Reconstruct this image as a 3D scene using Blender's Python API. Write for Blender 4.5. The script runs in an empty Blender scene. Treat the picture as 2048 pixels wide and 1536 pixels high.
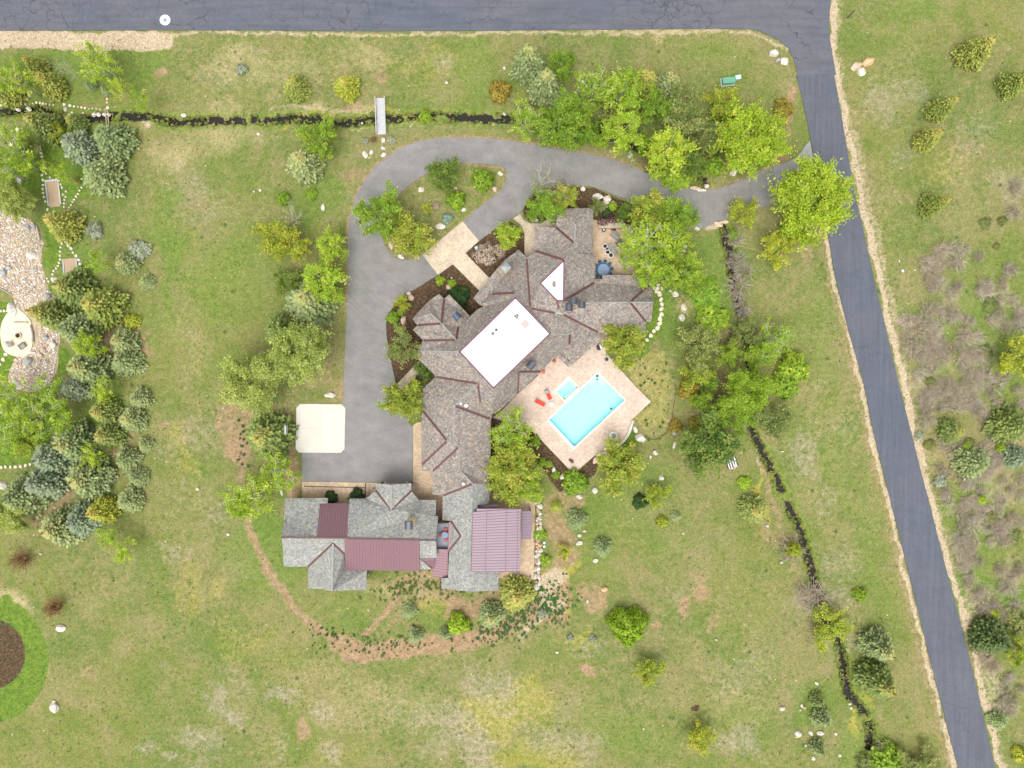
import bpy, bmesh, math, random
import numpy as np
from mathutils import Vector, noise
from mathutils.geometry import tessellate_polygon

# ---------------------------------------------------------------- camera, sky, sun, exposure
scene = bpy.context.scene
FPX, HCAM = 1400.0, 125.0            # focal length in photo pixels, flying height in metres
cam_d = bpy.data.cameras.new("camera")
cam = bpy.data.objects.new("camera", cam_d)
scene.collection.objects.link(cam)
cam.location = (0, 0, HCAM)
cam.rotation_euler = (0, 0, 0)
cam_d.sensor_width = 36.0
cam_d.lens = 36.0 * FPX / 2048.0
cam_d.clip_start = 0.5
cam_d.clip_end = 6000
scene.camera = cam

SUN_EL, SUN_AZ = math.radians(68), math.radians(196)   # azimuth clockwise from north (+Y)
world = bpy.data.worlds.new("World")
scene.world = world
world.use_nodes = True
wn = world.node_tree.nodes
wn.clear()
sky = wn.new("ShaderNodeTexSky")
sky.sky_type = 'NISHITA'
sky.sun_disc = False
sky.sun_elevation = SUN_EL
sky.sun_rotation = SUN_AZ
sky.air_density = 1.0
sky.dust_density = 5.0
bgn = wn.new("ShaderNodeBackground")
bgn.inputs[1].default_value = 0.15
wo = wn.new("ShaderNodeOutputWorld")
hsv = wn.new("ShaderNodeHueSaturation")       # thin overcast: the blue of the sky is washed out
hsv.inputs["Saturation"].default_value = 0.12
world.node_tree.links.new(sky.outputs[0], hsv.inputs["Color"])
world.node_tree.links.new(hsv.outputs[0], bgn.inputs[0])
world.node_tree.links.new(bgn.outputs[0], wo.inputs[0])

sun_d = bpy.data.lights.new("sun", 'SUN')
sun_d.energy = 0.5
sun_d.angle = math.radians(34)
sun_d.color = (1.0, 0.955, 0.90)
sun = bpy.data.objects.new("sun", sun_d)
scene.collection.objects.link(sun)
sdir = Vector((math.sin(SUN_AZ) * math.cos(SUN_EL), math.cos(SUN_AZ) * math.cos(SUN_EL), math.sin(SUN_EL)))
sun.rotation_euler = sdir.to_track_quat('Z', 'Y').to_euler()
sun.location = (0, 0, 100)

scene.view_settings.view_transform = 'Standard'
scene.view_settings.look = 'None'
scene.view_settings.exposure = 1.0
scene.view_settings.gamma = 1.0
scene.render.resolution_x = 1024
scene.render.resolution_y = 768

# ---------------------------------------------------------------- helpers
COL = scene.collection
RND = random.Random(7)
R = math.radians

def P(px, py, z=0.0):
    """surveyed plan position: photo pixel of a point that stands z metres high -> metres"""
    k = (HCAM - z) / FPX
    return Vector(((px - 1024.0) * k, -(py - 768.0) * k, z))

def PL(pts, z=0.0):
    return [P(a, b, z) for a, b in pts]

def tag(o, label=None, cat=None, group=None, kind=None):
    if label: o["label"] = label
    if cat: o["category"] = cat
    if group: o["group"] = group
    if kind: o["kind"] = kind
    return o

def empty(name, loc=(0, 0, 0), rz=0.0, label=None, cat=None, group=None):
    o = bpy.data.objects.new(name, None)
    o.empty_display_size = 0.3
    COL.objects.link(o)
    o.location = loc
    o.rotation_euler = (0, 0, rz)
    return tag(o, label, cat, group)

class MB:
    """collects polygons, builds one mesh object"""
    def __init__(s):
        s.v = []; s.f = []; s.c = []; s.m = []
    def add(s, vs, fs, col=None, mi=0):
        b = len(s.v)
        s.v.extend([tuple(x) for x in vs])
        for f in fs:
            s.f.append(tuple(b + i for i in f)); s.m.append(mi)
            if col is not None: s.c.append(col)
    def box(s, c, sz, rz=0.0, mi=0, col=None, taper=1.0, M=None):
        x, y, z = sz[0] / 2, sz[1] / 2, sz[2] / 2
        vs = []
        for k, t in ((-z, 1.0), (z, taper)):
            for a, b in ((-x, -y), (x, -y), (x, y), (-x, y)):
                a *= t; b *= t
                vs.append((c[0] + a * math.cos(rz) - b * math.sin(rz), c[1] + a * math.sin(rz) + b * math.cos(rz), c[2] + k))
        s.add(vs, [(3, 2, 1, 0), (4, 5, 6, 7), (0, 1, 5, 4), (1, 2, 6, 5), (2, 3, 7, 6), (3, 0, 4, 7)], col, mi)
    def beam(s, a, b, w, h, mi=0, col=None, lift=0.0):
        a = Vector(a); b = Vector(b)
        d = (b - a).normalized()
        side = Vector((-d.y, d.x, 0))
        if side.length < 1e-4: side = Vector((1, 0, 0))
        side.normalize()
        up = side.cross(d) * -1
        if up.z < 0: up = -up
        vs = []
        for p in (a, b):
            for sx, uz in ((-1, 0), (1, 0), (1, 1), (-1, 1)):
                vs.append(p + side * (sx * w / 2) + up * (lift + uz * h))
        s.add(vs, [(0, 1, 2, 3), (7, 6, 5, 4), (0, 4, 5, 1), (1, 5, 6, 2), (2, 6, 7, 3), (3, 7, 4, 0)], col, mi)
    def tube(s, pts, rads, n=6, mi=0, col=None, cap=True):
        pts = [Vector(p) for p in pts]
        rings = []
        for i, p in enumerate(pts):
            d = (pts[min(i + 1, len(pts) - 1)] - pts[max(i - 1, 0)])
            if d.length < 1e-6: d = Vector((0, 0, 1))
            d.normalize()
            a = d.cross(Vector((0, 0, 1)))
            if a.length < 0.05: a = d.cross(Vector((1, 0, 0)))
            a.normalize(); b = d.cross(a)
            rings.append([p + (a * math.cos(2 * math.pi * k / n) + b * math.sin(2 * math.pi * k / n)) * rads[i] for k in range(n)])
        vs = [v for r in rings for v in r]
        fs = []
        for i in range(len(rings) - 1):
            for k in range(n):
                fs.append((i * n + k, i * n + (k + 1) % n, (i + 1) * n + (k + 1) % n, (i + 1) * n + k))
        if cap:
            fs.append(tuple(range(n))[::-1]); fs.append(tuple((len(rings) - 1) * n + k for k in range(n)))
        s.add(vs, fs, col, mi)
    def lathe(s, c, prof, n=24, mi=0, col=None, sx=1, sy=1):
        """prof list of (r,z); closed at both ends when r=0"""
        vs = []
        for r, z in prof:
            for k in range(n):
                a = 2 * math.pi * k / n
                vs.append((c[0] + r * sx * math.cos(a), c[1] + r * sy * math.sin(a), c[2] + z))
        fs = []
        for i in range(len(prof) - 1):
            for k in range(n):
                fs.append((i * n + k, i * n + (k + 1) % n, (i + 1) * n + (k + 1) % n, (i + 1) * n + k))
        s.add(vs, fs, col, mi)
    def build(s, name, mats, parent=None, smooth=False, doubles=False):
        me = bpy.data.meshes.new(name)
        me.from_pydata(s.v, [], s.f)
        if not isinstance(mats, (list, tuple)): mats = [mats]
        for m in mats: me.materials.append(m)
        if len(mats) > 1:
            me.polygons.foreach_set("material_index", s.m)
        if s.c:
            at = me.attributes.new("tint", 'FLOAT_COLOR', 'FACE')
            arr = np.ones((len(s.c), 4), dtype=np.float32)
            arr[:, :3] = np.array([c[:3] for c in s.c], dtype=np.float32)
            at.data.foreach_set("color", arr.ravel())
        if smooth:
            me.polygons.foreach_set("use_smooth", [True] * len(me.polygons))
        me.update()
        o = bpy.data.objects.new(name, me)
        COL.objects.link(o)
        if parent: o.parent = parent
        return o

def slab(name, loops, z, th, mat, parent=None, kind=None):
    """flat slab with straight sides; loops[0] outer ring, the others are holes (metres)"""
    loops = [[Vector((p[0], p[1], 0)) for p in lp] for lp in loops]
    tris = tessellate_polygon(loops)
    flat = [p for lp in loops for p in lp]
    mb = MB()
    n = len(flat)
    vs = [(p.x, p.y, z) for p in flat] + [(p.x, p.y, z - th) for p in flat]
    fs = []
    for t in tris:
        a, b, c = [flat[i] for i in t]
        if (b - a).cross(c - a).z < 0: t = (t[0], t[2], t[1])
        fs.append(tuple(t)); fs.append((t[2] + n, t[1] + n, t[0] + n))
    k = 0
    for lp in loops:
        m = len(lp)
        for i in range(m):
            a, b = k + i, k + (i + 1) % m
            fs.append((a, b, b + n, a + n))
        k += m
    mb.add(vs, fs)
    o = mb.build(name, mat, parent)
    bm = bmesh.new(); bm.from_mesh(o.data)
    bmesh.ops.recalc_face_normals(bm, faces=bm.faces)
    bm.to_mesh(o.data); bm.free()
    if kind: o["kind"] = kind
    return o

def smoothline(pts, n=4, closed=False):
    """Catmull-Rom through 2-D points"""
    pts = [Vector((p[0], p[1])) for p in pts]
    out = []
    m = len(pts)
    rng = range(m) if closed else range(m - 1)
    for i in rng:
        p0 = pts[(i - 1) % m] if closed or i > 0 else pts[i]
        p1 = pts[i]; p2 = pts[(i + 1) % m]
        p3 = pts[(i + 2) % m] if closed or i + 2 < m else p2
        for k in range(n):
            t = k / n
            out.append(0.5 * ((2 * p1) + (p2 - p0) * t + (2 * p0 - 5 * p1 + 4 * p2 - p3) * t * t + (3 * p1 - p0 - 3 * p2 + p3) * t ** 3))
    if not closed: out.append(pts[-1])
    return [(p.x, p.y) for p in out]

# ---------------------------------------------------------------- materials
def nt(name):
    m = bpy.data.materials.new(name); m.use_nodes = True
    t = m.node_tree; t.nodes.clear()
    out = t.nodes.new("ShaderNodeOutputMaterial")
    b = t.nodes.new("ShaderNodeBsdfPrincipled")
    t.links.new(b.outputs[0], out.inputs[0])
    return m, t, b, out

def N(t, typ, **kw):
    n = t.nodes.new(typ)
    for k, v in kw.items():
        if isinstance(k, str) and hasattr(n, k): setattr(n, k, v)
    return n

def coords(t, scale=1.0, obj=True):
    c = t.nodes.new("ShaderNodeTexCoord")
    mp = t.nodes.new("ShaderNodeMapping")
    mp.inputs["Scale"].default_value = (scale, scale, scale) if not isinstance(scale, tuple) else scale
    t.links.new(c.outputs["Object"], mp.inputs[0])
    return mp.outputs[0]

def noise_n(t, vec, scale, detail=3, rough=0.55, dist=0.0):
    n = t.nodes.new("ShaderNodeTexNoise")
    n.inputs["Scale"].default_value = scale
    n.inputs["Detail"].default_value = detail
    n.inputs["Roughness"].default_value = rough
    n.inputs["Distortion"].default_value = dist
    t.links.new(vec, n.inputs["Vector"])
    return n.outputs["Fac"]

def vor_n(t, vec, scale, feature='F1', out="Color", rnd=1.0):
    n = t.nodes.new("ShaderNodeTexVoronoi")
    n.feature = feature
    n.inputs["Scale"].default_value = scale
    n.inputs["Randomness"].default_value = rnd
    t.links.new(vec, n.inputs["Vector"])
    return n.outputs[out]

def ramp(t, fac, stops, interp='LINEAR'):
    n = t.nodes.new("ShaderNodeValToRGB")
    cr = n.color_ramp; cr.interpolation = interp
    while len(cr.elements) < len(stops): cr.elements.new(0.5)
    for e, (p, c) in zip(cr.elements, stops):
        e.position = p
        e.color = (c[0], c[1], c[2], 1) if isinstance(c, (tuple, list)) else (c, c, c, 1)
    t.links.new(fac, n.inputs[0])
    return n.outputs[0]

def mix(t, fac, a, b, blend='MIX'):
    n = t.nodes.new("ShaderNodeMix"); n.data_type = 'RGBA'; n.blend_type = blend
    n.clamp_factor = True
    for s, v in ((0, fac), (6, a), (7, b)):
        if isinstance(v, (int, float)): n.inputs[s].default_value = v
        elif isinstance(v, (tuple, list)): n.inputs[s].default_value = (v[0], v[1], v[2], 1)
        else: t.links.new(v, n.inputs[s])
    return n.outputs[2]

def math_n(t, op, a, b=None, clamp=False):
    n = t.nodes.new("ShaderNodeMath"); n.operation = op; n.use_clamp = clamp
    for s, v in ((0, a), (1, b)):
        if v is None: continue
        if isinstance(v, (int, float)): n.inputs[s].default_value = v
        else: t.links.new(v, n.inputs[s])
    return n.outputs[0]

def bump(t, b, h, strength=0.3, dist=0.05):
    n = t.nodes.new("ShaderNodeBump")
    n.inputs["Strength"].default_value = strength
    n.inputs["Distance"].default_value = dist
    t.links.new(h, n.inputs["Height"])
    t.links.new(n.outputs[0], b.inputs["Normal"])

def simple(name, col, rough=0.6, metal=0.0, var=0.25, scale=3.0, bscale=20.0, bst=0.15, spec=0.4):
    """weathered plain surface: two scales of mottling and a fine grain"""
    m, t, b, o = nt(name)
    v = coords(t)
    f = noise_n(t, v, scale, 4)
    g = noise_n(t, v, bscale, 2)
    lo = tuple(c * (1 - var) for c in col); hi = tuple(min(1, c * (1 + var)) for c in col)
    c1 = ramp(t, f, [(0.3, lo), (0.7, hi)])
    c2 = mix(t, 0.5, c1, ramp(t, g, [(0.3, tuple(c * 0.85 for c in col)), (0.7, tuple(min(1, c * 1.12) for c in col))]))
    t.links.new(c2, b.inputs["Base Color"])
    b.inputs["Roughness"].default_value = rough
    b.inputs["Metallic"].default_value = metal
    b.inputs["Specular IOR Level"].default_value = spec
    bump(t, b, g, bst, 0.02)
    return m

def m_asphalt(name, base, warm, crack=0.0, cs=0.22, streak=None):
    m, t, b, o = nt(name)
    v = coords(t)
    big = noise_n(t, v, 0.07, 4, 0.6)
    mid = noise_n(t, v, 0.6, 4, 0.6)
    fine = noise_n(t, v, 9.0, 3, 0.7)
    c = mix(t, ramp(t, big, [(0.35, 0.0), (0.65, 1.0)]), base, warm)
    c = mix(t, 0.6, c, ramp(t, mid, [(0.3, 0.88), (0.7, 1.1)]), 'MULTIPLY')
    c = mix(t, 0.8, c, ramp(t, fine, [(0.3, 0.62), (0.7, 1.3)]), 'MULTIPLY')
    if streak:
        v2 = coords(t, streak)
        st = noise_n(t, v2, 1.0, 3, 0.6)
        c = mix(t, 0.55, c, ramp(t, st, [(0.3, 0.75), (0.7, 1.22)]), 'MULTIPLY')
    if name.startswith("driveway"):
        # faint sweep marks that follow the turn round the planted island
        sb = t.nodes.new("ShaderNodeVectorMath"); sb.operation = 'DISTANCE'
        t.links.new(v, sb.inputs[0]); q = P(880, 440); sb.inputs[1].default_value = (q.x, q.y, 0)
        cb_ = t.nodes.new("ShaderNodeCombineXYZ"); t.links.new(sb.outputs["Value"], cb_.inputs[0])
        rg = noise_n(t, cb_.outputs[0], 1.3, 4, 0.7)
        c = mix(t, ramp(t, noise_n(t, v, 0.05, 2), [(0.4, 0.15), (0.6, 0.7)]), c, ramp(t, rg, [(0.35, 0.84), (0.65, 1.12)]), 'MULTIPLY')
    if crack > 0:
        # warped cell borders, broken up so that only some of the lines open
        wp = t.nodes.new("ShaderNodeTexNoise"); wp.inputs["Scale"].default_value = 0.5; wp.inputs["Detail"].default_value = 4
        t.links.new(v, wp.inputs["Vector"])
        ad = t.nodes.new("ShaderNodeVectorMath"); ad.operation = 'MULTIPLY_ADD'
        t.links.new(wp.outputs["Color"], ad.inputs[0]); ad.inputs[1].default_value = (2.5, 2.5, 2.5); t.links.new(v, ad.inputs[2])
        for sc, wd in ((cs, 0.006), (cs * 2.7, 0.008)):
            e = vor_n(t, ad.outputs[0], sc, 'DISTANCE_TO_EDGE', "Distance")
            line = ramp(t, e, [(0.0, 1.0), (wd * 1.2, 0.9), (wd * 2.6, 0.0)])
            gate = ramp(t, noise_n(t, v, 0.11 if sc < 0.3 else 0.05, 2), [(0.46, 0.0), (0.6, 1.0)])
            f = mix(t, 1.0, line, gate, 'MULTIPLY')
            f = mix(t, 1.0, f, (crack, crack, crack), 'MULTIPLY')
            c = mix(t, f, c, (0.012, 0.016, 0.02))
    t.links.new(c, b.inputs["Base Color"])
    b.inputs["Roughness"].default_value = 0.85
    bump(t, b, fine, 0.4, 0.02)
    return m

def m_paver(name, c1, c2, joint, rot=0.0, bw=0.42, bh=0.21):
    m, t, b, o = nt(name)
    v = coords(t)
    mp = t.nodes.new("ShaderNodeMapping"); mp.inputs["Rotation"].default_value = (0, 0, rot)
    t.links.new(v, mp.inputs[0]); v2 = mp.outputs[0]
    br = t.nodes.new("ShaderNodeTexBrick")
    br.inputs["Scale"].default_value = 1.0
    br.inputs["Brick Width"].default_value = bw
    br.inputs["Row Height"].default_value = bh
    br.inputs["Mortar Size"].default_value = 0.012
    br.inputs["Color1"].default_value = (*c1, 1); br.inputs["Color2"].default_value = (*c2, 1)
    br.inputs["Mortar"].default_value = (*joint, 1)
    t.links.new(v2, br.inputs["Vector"])
    cell = vor_n(t, v2, 3.2)
    c = mix(t, 0.35, br.outputs["Color"], ramp(t, cell, [(0.2, tuple(x * 0.72 for x in c1)), (0.8, tuple(x * 1.15 for x in c2))]))
    c = mix(t, 0.7, c, ramp(t, noise_n(t, v, 0.35, 4), [(0.3, 0.82), (0.7, 1.12)]), 'MULTIPLY')
    c = mix(t, 0.5, c, ramp(t, noise_n(t, v, 7, 2), [(0.3, 0.75), (0.7, 1.2)]), 'MULTIPLY')
    t.links.new(c, b.inputs["Base Color"])
    b.inputs["Roughness"].default_value = 0.85
    bump(t, b, br.outputs["Fac"], -0.3, 0.01)
    return m

def m_shingle(name, c0, specks):
    """slate-look shingles: small random tabs of several colours in courses"""
    m, t, b, o = nt(name)
    v = coords(t)
    wp = t.nodes.new("ShaderNodeTexNoise"); wp.inputs["Scale"].default_value = 2.5; wp.inputs["Detail"].default_value = 2
    t.links.new(v, wp.inputs["Vector"])
    ad = t.nodes.new("ShaderNodeVectorMath"); ad.operation = 'MULTIPLY_ADD'
    t.links.new(wp.outputs["Color"], ad.inputs[0]); ad.inputs[1].default_value = (0.5, 0.5, 0.5); t.links.new(v, ad.inputs[2])
    cell = vor_n(t, ad.outputs[0], 4.0)
    sep = t.nodes.new("ShaderNodeSeparateColor"); t.links.new(cell, sep.inputs[0])
    stops = [(i / (len(specks)), s) for i, s in enumerate(specks)]
    c = ramp(t, sep.outputs[0], stops, 'CONSTANT')
    c = mix(t, 0.42, c0, c)
    cell2 = vor_n(t, ad.outputs[0], 7.5)
    sep2 = t.nodes.new("ShaderNodeSeparateColor"); t.links.new(cell2, sep2.inputs[0])
    c = mix(t, 0.45, c, ramp(t, sep2.outputs[1], [(0, 0.62), (0.5, 1.0), (1, 1.45)]), 'MULTIPLY')
    c = mix(t, 0.6, c, ramp(t, noise_n(t, v, 0.25, 4), [(0.3, 0.85), (0.7, 1.13)]), 'MULTIPLY')
    t.links.new(c, b.inputs["Base Color"])
    b.inputs["Roughness"].default_value = 0.9
    bump(t, b, sep2.outputs[1], 0.5, 0.03)
    return m

def m_leaf(name, hv=0.03, translucent=0.3):
    m, t, b, out = nt(name)
    at = t.nodes.new("ShaderNodeAttribute"); at.attribute_name = "tint"
    oi = t.nodes.new("ShaderNodeObjectInfo")
    h = t.nodes.new("ShaderNodeHueSaturation")
    hs = t.nodes.new("ShaderNodeMapRange")
    t.links.new(oi.outputs["Random"], hs.inputs[0]); hs.inputs[3].default_value = 0.5 - hv * .7; hs.inputs[4].default_value = 0.5 + hv * 0.5
    vs = t.nodes.new("ShaderNodeMapRange")
    t.links.new(oi.outputs["Random"], vs.inputs[0]); vs.inputs[3].default_value = 1.08; vs.inputs[4].default_value = 0.90
    t.links.new(at.outputs["Color"], h.inputs["Color"])
    t.links.new(hs.outputs[0], h.inputs["Hue"]); t.links.new(vs.outputs[0], h.inputs["Value"])
    t.links.new(h.outputs[0], b.inputs["Base Color"])
    b.inputs["Roughness"].default_value = 0.65
    b.inputs["Specular IOR Level"].default_value = 0.25
    tr = t.nodes.new("ShaderNodeBsdfTranslucent"); t.links.new(h.outputs[0], tr.inputs[0])
    mx = t.nodes.new("ShaderNodeMixShader"); mx.inputs[0].default_value = translucent
    t.links.new(b.outputs[0], mx.inputs[1]); t.links.new(tr.outputs[0], mx.inputs[2])
    t.links.new(mx.outputs[0], out.inputs[0])
    return m

def m_rock(name, c, c2, spot=None):
    m, t, b, o = nt(name)
    v = coords(t)
    oi = t.nodes.new("ShaderNodeObjectInfo")
    ad = t.nodes.new("ShaderNodeVectorMath"); ad.operation = 'ADD'
    t.links.new(v, ad.inputs[0]); t.links.new(oi.outputs["Random"], ad.inputs[1])
    f = noise_n(t, ad.outputs[0], 1.6, 5, 0.65, 0.6)
    g = noise_n(t, ad.outputs[0], 9, 3)
    col = ramp(t, f, [(0.35, c2), (0.6, c)])
    col = mix(t, 0.5, col, ramp(t, g, [(0.3, 0.75), (0.7, 1.15)]), 'MULTIPLY')
    t.links.new(col, b.inputs["Base Color"])
    b.inputs["Roughness"].default_value = 0.9
    bump(t, b, f, 0.5, 0.1)
    return m

def m_water(name, tint, trans=0.75, rough=0.03, bs=1.5, bstr=0.08):
    m, t, b, out = nt(name)
    v = coords(t)
    b.inputs["Base Color"].default_value = (*tint, 1)
    b.inputs["Roughness"].default_value = rough
    b.inputs["IOR"].default_value = 1.33
    bump(t, b, noise_n(t, v, bs, 3), bstr, 0.05)
    tr = t.nodes.new("ShaderNodeBsdfTransparent"); tr.inputs[0].default_value = (tint[0] ** 0.3, tint[1] ** 0.3, tint[2] ** 0.3, 1)
    mx = t.nodes.new("ShaderNodeMixShader"); mx.inputs[0].default_value = trans
    t.links.new(b.outputs[0], mx.inputs[1]); t.links.new(tr.outputs[0], mx.inputs[2])
    t.links.new(mx.outputs[0], out.inputs[0])
    return m

M = {}
M['road'] = m_asphalt("road_asphalt", (0.074, 0.085, 0.112), (0.102, 0.102, 0.118), 0.6, 0.16, (0.12, 1.2, 1))
M['lane'] = m_asphalt("lane_asphalt", (0.074, 0.083, 0.108), (0.086, 0.094, 0.115), 0.14, 0.09, (1.5, 0.07, 1))
M['drive'] = m_asphalt("driveway_asphalt", (0.182, 0.175, 0.166), (0.200, 0.192, 0.182), 0.0, 0.2, (0.3, 0.5, 1))
M['apron'] = m_asphalt("apron_asphalt", (0.23, 0.225, 0.225), (0.25, 0.245, 0.24), 0.0)
M['paver'] = m_paver("paver_buff", (0.45, 0.36, 0.26), (0.53, 0.44, 0.33), (0.33, 0.25, 0.17), R(45))
M['paver2'] = m_paver("paver_brown", (0.42, 0.30, 0.19), (0.50, 0.38, 0.26), (0.26, 0.19, 0.12), 0)
M['deck'] = m_paver("pool_deck_paver", (0.48, 0.37, 0.29), (0.55, 0.44, 0.36), (0.40, 0.30, 0.23), R(42.5), 0.36, 0.18)
M['coping'] = simple("coping_stone", (0.62, 0.50, 0.43), 0.7, var=0.08)
M['pad'] = simple("court_concrete", (0.50, 0.475, 0.415), 0.8, var=0.10, scale=0.4, bscale=9)
M['shingle_brown'] = m_shingle("shingles_brown", (0.172, 0.146, 0.128), [(0.10, 0.09, 0.085), (0.225, 0.155, 0.13), (0.185, 0.20, 0.20), (0.36, 0.27, 0.185), (0.26, 0.27, 0.26), (0.48, 0.42, 0.33)])
M['shingle_grey'] = m_shingle("shingles_grey", (0.190, 0.188, 0.176), [(0.14, 0.15, 0.15), (0.24, 0.23, 0.20), (0.24, 0.26, 0.28), (0.38, 0.38, 0.30), (0.32, 0.33, 0.33), (0.48, 0.48, 0.38)])
M['ridge'] = simple("ridge_cap", (0.235, 0.24, 0.225), 0.9, var=0.3, scale=2)
M['flash'] = simple("valley_flashing", (0.095, 0.040, 0.036), 0.55, var=0.25, scale=1.5)
M['plum'] = simple("plum_metal", (0.190, 0.104, 0.118), 0.45, 0.15, var=0.08, scale=0.6, bscale=6, bst=0.03)
M['plum_rib'] = simple("plum_metal_rib", (0.15, 0.075, 0.09), 0.5, 0.1, var=0.1)
M['lilac'] = simple("lilac_metal", (0.262, 0.200, 0.232), 0.45, 0.1, var=0.06, scale=0.6, bscale=6, bst=0.03)
M['lilac_d'] = simple("lilac_metal_dull", (0.20, 0.15, 0.185), 0.5, 0.1, var=0.06, scale=0.6, bscale=6, bst=0.03)
M['membrane'] = simple("white_membrane", (0.80, 0.80, 0.79), 0.6, var=0.07, scale=0.5)
M['edge'] = simple("plum_drip_edge", (0.13, 0.06, 0.085), 0.5, var=0.15)
M['stucco'] = simple("tan_wall", (0.36, 0.27, 0.18), 0.9, var=0.15)
M['timber'] = simple("brown_timber", (0.14, 0.085, 0.055), 0.8, var=0.3)
M['glass'] = simple("window_glass", (0.03, 0.04, 0.05), 0.08, var=0.1, spec=0.8)
M['cap'] = simple("chimney_metal", (0.075, 0.08, 0.095), 0.4, 0.6, var=0.2)
M['capblue'] = simple("blue_steel", (0.05, 0.075, 0.11), 0.35, 0.5, var=0.2)
M['stone_cream'] = simple("cream_stone", (0.62, 0.49, 0.30), 0.85, var=0.15)
M['lead'] = simple("grey_sheet_metal", (0.24, 0.28, 0.28), 0.5, 0.3, var=0.12)
M['zinc'] = simple("pale_zinc", (0.36, 0.37, 0.36), 0.6, 0.2, var=0.1)
M['pool'] = simple("pool_plaster", (0.50, 0.80, 0.84), 0.6, var=0.03, scale=0.5)
M['poolstep'] = simple("pool_step_plaster", (0.64, 0.86, 0.88), 0.6, var=0.03)
M['tile'] = simple("pool_tile_band", (0.42, 0.45, 0.62), 0.3, var=0.2, scale=6)
M['white'] = simple("white_paint", (0.78, 0.78, 0.76), 0.5, var=0.05)
M['black'] = simple("black_metal", (0.018, 0.018, 0.02), 0.45, 0.2, var=0.2)
M['red'] = simple("red_cushion", (0.62, 0.045, 0.025), 0.8, var=0.08)
M['greyfab'] = simple("grey_cushion", (0.25, 0.25, 0.25), 0.85, var=0.1)
M['wicker'] = simple("taupe_wicker", (0.30, 0.25, 0.19), 0.8, var=0.2)
M['blue'] = simple("blue_chair", (0.02, 0.085, 0.16), 0.55, var=0.15)
M['bluegrey'] = simple("blue_grey_table", (0.15, 0.215, 0.32), 0.5, var=0.06)
M['orange'] = simple("orange_pot", (0.72, 0.22, 0.09), 0.7, var=0.2)
M['rust'] = simple("rust_red_chair", (0.42, 0.09, 0.06), 0.7, var=0.15)
M['wood_grey'] = simple("weathered_planks", (0.42, 0.42, 0.43), 0.85, var=0.15, scale=1.2)
M['log'] = simple("weathered_log", (0.33, 0.30, 0.26), 0.9, var=0.3)
M['sand'] = simple("sand_bed", (0.36, 0.26, 0.17), 0.95, var=0.12, scale=1.0)
M['utilgreen'] = simple("utility_green", (0.10, 0.29, 0.19), 0.5, var=0.08)
M['mint'] = simple("mint_box", (0.42, 0.62, 0.53), 0.5, var=0.08)
M['soil_dark'] = simple("dark_soil", (0.03, 0.02, 0.015), 0.95)
M['tread'] = m_rock("path_stone", (0.66, 0.58, 0.46), (0.50, 0.42, 0.31))
M['rockw'] = m_rock("white_boulder", (0.70, 0.665, 0.60), (0.44, 0.37, 0.29))
M['rockt'] = m_rock("tan_boulder", (0.58, 0.45, 0.33), (0.43, 0.32, 0.22))
M['rocko'] = m_rock("orange_boulder", (0.52, 0.30, 0.14), (0.62, 0.42, 0.26))
M['rockg'] = m_rock("grey_boulder", (0.40, 0.41, 0.40), (0.26, 0.26, 0.25))
M['bark_white'] = simple("white_bark", (0.50, 0.49, 0.42), 0.8, var=0.2)
M['bark_tan'] = simple("tan_twigs", (0.36, 0.29, 0.21), 0.85, var=0.25)
M['bark_brown'] = simple("brown_bark", (0.12, 0.085, 0.06), 0.9, var=0.3)
M['leaf'] = m_leaf("leaves", 0.018, 0.45)
M['needle'] = m_leaf("needles", 0.02, 0.12)
M['twig'] = m_leaf("dry_twigs", 0.012, 0.0)
M['hose'] = simple("brown_hose", (0.10, 0.06, 0.03), 0.7)
M['stream'] = m_water("stream_water_surface", (0.040, 0.036, 0.032), 0.45, 0.1, 3.0, 0.4)
M['poolwater'] = m_water("pool_water_surface", (0.45, 0.86, 0.92), 0.92, 0.03, 1.2, 0.05)
# ================================================================ GROUND
# one sheet: fine grid round the property, coarse cells out to the horizon
STREAM = [
 ([(-40,221),(0,222),(40,220),(75,216),(112,230),(135,240),(180,238),(225,231),(300,231),(337,242),(380,243),(425,239),(512,240),(550,240),(587,236),(630,237),(672,246),(710,243),(752,237),(800,236),(837,233),(880,232),(937,235),(1024,236),(1080,245),(1140,258),(1186,266),(1240,280),(1300,300),(1350,322),(1385,340),(1412,362)], 8),
 ([(1449,449),(1455,480),(1461,515),(1466,550),(1471,584),(1480,615),(1487,645),(1500,700),(1505,760),(1500,820),(1508,870),(1526,903),(1545,940),(1560,975),(1572,1005),(1590,1035),(1602,1060),(1611,1093),(1626,1143),(1640,1200),(1655,1245),(1676,1282),(1684,1312),(1690,1350),(1700,1392),(1721,1414),(1735,1435),(1742,1465),(1739,1502),(1750,1530),(1770,1575)], 8),
]
POOL = [(1195,748),(1248.6,800.5),(1146.8,895),(1096.8,840.5)]
SPA = [(1137.7,757),(1154.8,774.7),(1129.4,799.6),(1111.8,781.5)]

def axis(lo, hi, step, far):
    a = list(np.arange(lo, hi + 1e-6, step))
    d = step; x = hi; up = []
    while x < far:
        d *= 1.6; x += d; up.append(min(x, far))
    d = step; x = lo; dn = []
    while x > -far:
        d *= 1.6; x -= d; dn.append(max(x, -far))
    return np.array(dn[::-1] + a + up)

XS = axis(-104, 104, 0.33, 2500); YS = axis(-80, 80, 0.33, 2500)
GX, GY = np.meshgrid(XS, YS)
k0 = HCAM / FPX
GPX = GX / k0 + 1024; GPY = 768 - GY / k0      # grid in plan pixels
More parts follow.
